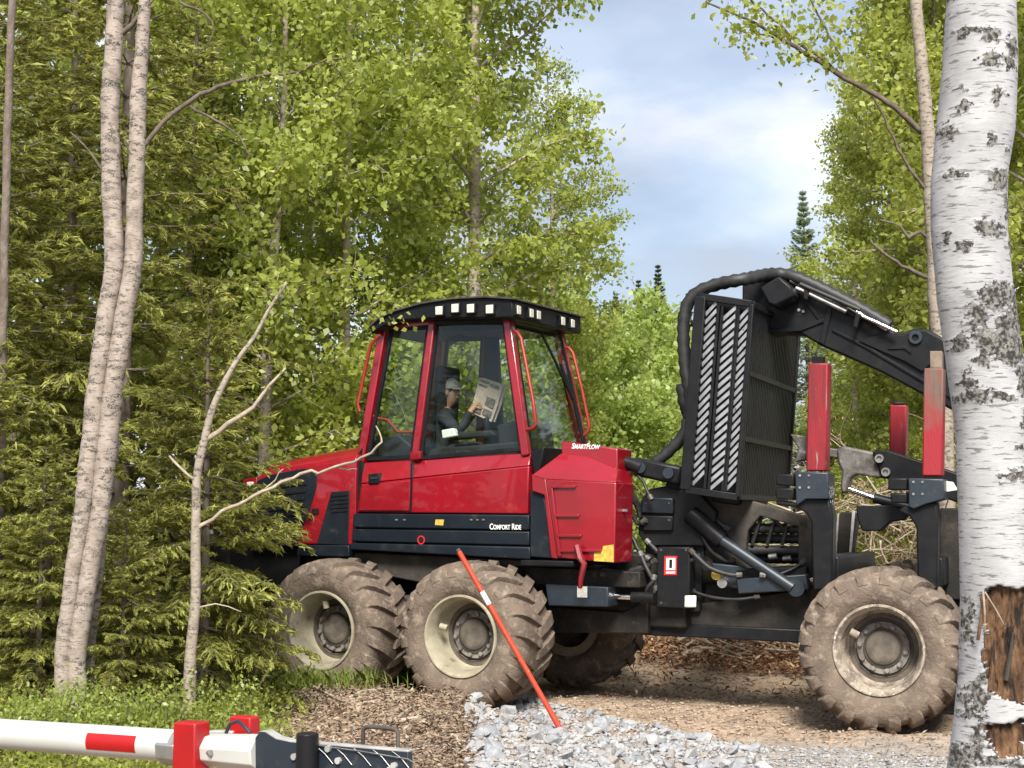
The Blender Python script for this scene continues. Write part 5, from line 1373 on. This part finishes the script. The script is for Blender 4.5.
# ------------------------------------------------------------------ undergrowth
def shrubs():
    rng = np.random.default_rng(41)
    def bush(px, py, n, rad, h, size, label, group, m='shrub_leaf'):
        b = ground_hit(px, py); root = empty('bilberry_bush', b, label, 'bush', group); mb = MB(); C = []
        for k in range(24):
            a = rng.uniform(0, 6.28); p0 = np.array([math.cos(a), math.sin(a), 0]) * rad * .5 * rng.random()
            g = grow(rng, p0, (math.cos(a) * .5, math.sin(a) * .5, 1), h * rng.uniform(.6, 1.15), 6, (0, 0, 0), .12); mb.tube(g, [.005, .0045, .004, .0035, .003, .0025, .002], 4, False); C.append(g[2:])
        C = np.concatenate(C); me = mb.mesh('stem'); me.materials.append(MAT['dark_twig']); link(bpy.data.objects.new('stem', me), root)
        V, Fq = leaves_np(rng, C[rng.integers(0, len(C), n)] + rng.normal(size=(n, 3)) * rad * .16, size, .6, up=1.0)
        me = np_mesh('foliage', V, Fq, np.clip(rng.normal(size=n) * .2 + .6, 0, 1)); me.materials.append(MAT[m]); link(bpy.data.objects.new('foliage', me), root)
    for px, py, lb in ((50, 748, 'bright bilberry bush at the left foot of the twin birch'), (92, 752, 'bright bilberry bush against the right stem of the twin birch'), (130, 756, 'bilberry bush right of the twin birch'), (20, 762, 'bilberry bush behind the white boom'), (160, 745, 'bilberry bush at the foot of the thin birch'), (225, 735, 'bilberry bush beside the red post')):
        bush(px, py, 1500, .30, .42, .036, lb, 'bilberry bushes along the verge')
    # ground cover of the thicket
    pts = np.array([tuple(p) for p in scatter([(-60, 655), (265, 648), (300, 690), (275, 800), (-60, 800)], 2600, 51)])
    n = 20000; idx = rng.integers(0, len(pts), n); P = pts[idx] + rng.normal(size=(n, 3)) * np.array([.10, .10, 0]); P[:, 2] += rng.beta(1.3, 2.4, n) * .34
    V, Fq = leaves_np(rng, P, .042, .55, up=1.0); me = np_mesh('undergrowth', V, Fq, np.clip(rng.normal(size=n) * .2 + .42, 0, 1)); me.materials.append(MAT['birch_leaf_olive'])
    o = bpy.data.objects.new('undergrowth', me); link(o); tag(o, 'leafy low undergrowth covering the forest floor', None, None, 'stuff')
    # grass
    pts = scatter([(150, 660), (300, 655), (300, 690), (262, 712), (270, 760), (150, 740)], 900, 52) + scatter([(300, 668), (420, 684), (415, 690), (290, 690)], 320, 53) + scatter([(400, 668), (416, 680), (412, 690), (398, 686)], 60, 55)
    pts = np.array([tuple(p) for p in pts]); n = 12000; idx = rng.integers(0, len(pts), n)
    B = pts[idx] + rng.normal(size=(n, 3)) * np.array([.06, .06, 0]); H = rng.uniform(.06, .20, n); ang = rng.uniform(0, 6.28, n); lean = rng.normal(size=(n, 2)) * .05
    wv = np.stack([np.cos(ang), np.sin(ang), np.zeros(n)], 1) * .004
    mid = B + np.stack([lean[:, 0] * .4, lean[:, 1] * .4, H * .6], 1); tip = B + np.stack([lean[:, 0] * 1.4, lean[:, 1] * 1.4, H], 1)
    V = np.stack([B - wv, B + wv, mid + wv * .7, tip, mid - wv * .7], 1).reshape(-1, 3); Fq = np.arange(5 * n).reshape(n, 5)
    me = np_mesh('grass', V, Fq, np.clip(rng.normal(size=n) * .22 + .4, 0, 1)); me.materials.append(MAT['grass_blade']); o = bpy.data.objects.new('grass', me); link(o); tag(o, 'short green grass around the first wheel', None, None, 'stuff')
    # far ground cover beyond the machine
    n = 30000; X = rng.uniform(-14, 16, n); Y = rng.uniform(18.5, 48, n)
    k = (Y > 20.5) | (X < .2); X, Y = X[k], Y[k]; n = len(X)
    Z = np.array([gz(float(a), float(b_), False) for a, b_ in zip(X, Y)]) + rng.beta(1.2, 2, n) * .7
    V, Fq = leaves_np(rng, np.stack([X, Y, Z], 1), .12, .5, up=.8); me = np_mesh('far_undergrowth', V, Fq, np.clip(rng.normal(size=n) * .22 + .5, 0, 1)); me.materials.append(MAT['shrub_leaf'])
    o = bpy.data.objects.new('far_undergrowth', me); link(o); tag(o, 'green scrub covering the ground beyond the machine', None, None, 'stuff')
shrubs()
def dead_twigs():
    for k, (P, lb) in enumerate((([(246, 712), (250, 690), (256, 672), (258, 655)], 'thin dead forked twig standing by the first wheel'), ([(236, 716), (250, 700), (270, 668), (278, 648)], 'thin dead twig leaning toward the first tyre'))):
        g = ground_hit(*P[0]); d = (g - EYE).dot(ray(512, 384)) / ray(512, 384).length_squared
        pts = [at(x, y, d) for x, y in P]; mb = MB().tube(pts, [.010, .008, .006, .003], 6)
        for i in (1, 2): mb.tube([pts[i], pts[i] + Vector((.10 * (-1) ** k, .03, .06)), pts[i] + Vector((.18 * (-1) ** k, .03, .16))], [.005, .004, .002], 5)
        top('dead_twig', mb, 'pale_wood', lb, 'twig')
dead_twigs()

# ------------------------------------------------------------------ boom barrier in the foreground
def barrier():
    D = lambda px: 5.30 - .00235 * px
    P = lambda x, y, e=0.0: at(x, y, D(x) + e)
    FB = Frame(P(190, 745), math.atan2(P(0, 732).y - P(190, 745).y, P(190, 745).x - P(0, 732).x))
    base = Vector((P(308, 745).x, P(308, 745).y, 0)); base.z = gz(base.x, base.y)
    root = empty('boom_barrier', base, 'closed white boom barrier with red reflector and slate steel hinge bracket', 'barrier')
    def fp(name, m, pts, v0, v1, parent=root, bev=.004): return panel(name, m, FB, pts, v0, v1, parent, bev)
    a, b = FB.p(-260, 716, 0), FB.p(178, 746, 0)
    boom = MB().cyl(a, b, .051, 40).build('boom', 'white_paint', root)
    # red reflective strip wrapped on the front of the tube
    s0, s1 = FB.p(97, 740, 0), FB.p(146, 743.5, 0); axd = (b - a).normalized(); mb = MB(); prev = None
    s0 = a + axd * (s0 - a).dot(axd); s1 = a + axd * (s1 - a).dot(axd)
    up = Vector((0, 0, 1)); side_ = axd.cross(up).normalized(); side_ = side_ if side_.y < 0 else -side_; up2 = side_.cross(axd).normalized(); up2 = up2 if up2.z > 0 else -up2
    ring = [(s0 + (side_ * math.cos(t) + up2 * math.sin(t)) * .0518, s1 + (side_ * math.cos(t) + up2 * math.sin(t)) * .0518) for t in np.linspace(-.45, .62, 12)]
    mb.add([q_ for r_ in ring for q_ in r_], [(2 * i, 2 * i + 1, 2 * i + 3, 2 * i + 2) for i in range(11)]); mb.build('reflector_strip', 'red_plain', boom)
    # octagonal inner shaft and the white cone after the clamp
    c = FB.p(178, 748, 0); e_ = FB.p(262, 753, 0)
    MB().tube([c - axd * .05, c + axd * .03], .056, 8).build('shaft_collar', 'steel', root, .003)
    MB().tube([c, e_], [.046, .058], 8).build('shaft', 'white_paint', root, .004, 20)
    MB().cyl(FB.p(207, 752, -.03), FB.p(211, 753, -.055), .009, 10).build('bolt', 'steel', root)
    fp('clamp_block', 'red_plain', [(173, 722), (195, 723.5), (194, 800), (171, 800)], -.07, .0, root, .006)
    fp('clamp_block', 'red_plain', [(229, 716), (250, 717.5), (250, 745), (229, 745)], .07, .12, root, .006)
    fp('shaft_guard', 'grey_lip', [(206, 731), (232, 731), (232, 736), (206, 737)], .06, .10)
    MB().tube([FB.p(226, 733, .02), FB.p(230, 724, .02), FB.p(238, 721, .02), (FB.p(246, 728, .02)), FB.p(250, 733, .02)], .006, 8).build('hook', 'slate', root, 0, 60)
    hp = [(252, 742), (259, 732), (266, 731), (276, 738), (290, 741), (408, 751), (408, 830), (258, 830), (251, 790)]
    br = fp('hinge_plate', 'slate', hp, -.03, -.01, root, .003)
    fp('plate_lip', 'grey_lip', [(258, 731.5), (266, 730.3), (277, 737.3), (290, 740.3), (408, 750.3), (408, 752.3), (290, 742.3), (276, 739.3), (265, 732.3)], -.031, .0, br, .001)
    fp('hinge_plate', 'slate', [(300, 746), (409, 753), (409, 830), (300, 830)], .05, .07, root, .003)
    pc = FB.p(307.5, 733, -.06); pt = Vector((pc.x, pc.y, pc.z)); g = gz(pc.x, pc.y)
    MB().cyl(Vector((pt.x, pt.y, g - .1)), pt, .033, 28).build('post', 'black', root, .004)
    hb = [FB.p(x, y, .06) for x, y in ((363, 753), (363, 731), (365, 727.5), (368, 726.5), (392, 728.5), (396, 729.5), (398, 733), (398, 756))]
    MB().tube(hb, .0065, 10).build('handle', 'dusty', root, 0, 60)
    # safety wire lacing across the plate
    wire = []
    for k in range(5):
        x = 316 + k * 19; wire.append(([(x, 746 + k * 1.3), (x + 9, 754 + k), (x + 17, 764 + k)]))
    for W in wire: MB().tube([FB.p(x, y, -.036) for x, y in W], .0014, 6).build('wire', 'steel', root)
    MB().tube([FB.p(x, y, -.038) for x, y in ((312, 744), (330, 747), (360, 751), (408, 759), (416, 764))], .0016, 6).build('wire', 'steel', root)
    for x, y in ((293, 757), (302, 757), (337, 761), (393, 766), (327, 749), (389, 770)):
        p = FB.p(x, y, -.04); MB().cyl(p, p + FB.V * .02, .010, 8).build('bolt', 'grey_lip', root)
    # concrete-filled foot below the post, out of the picture
    MB().cyl(Vector((pt.x, pt.y, g - .05)), Vector((pt.x, pt.y, g + .04)), .14, 24).build('foot', 'dusty', root, .01)
barrier()
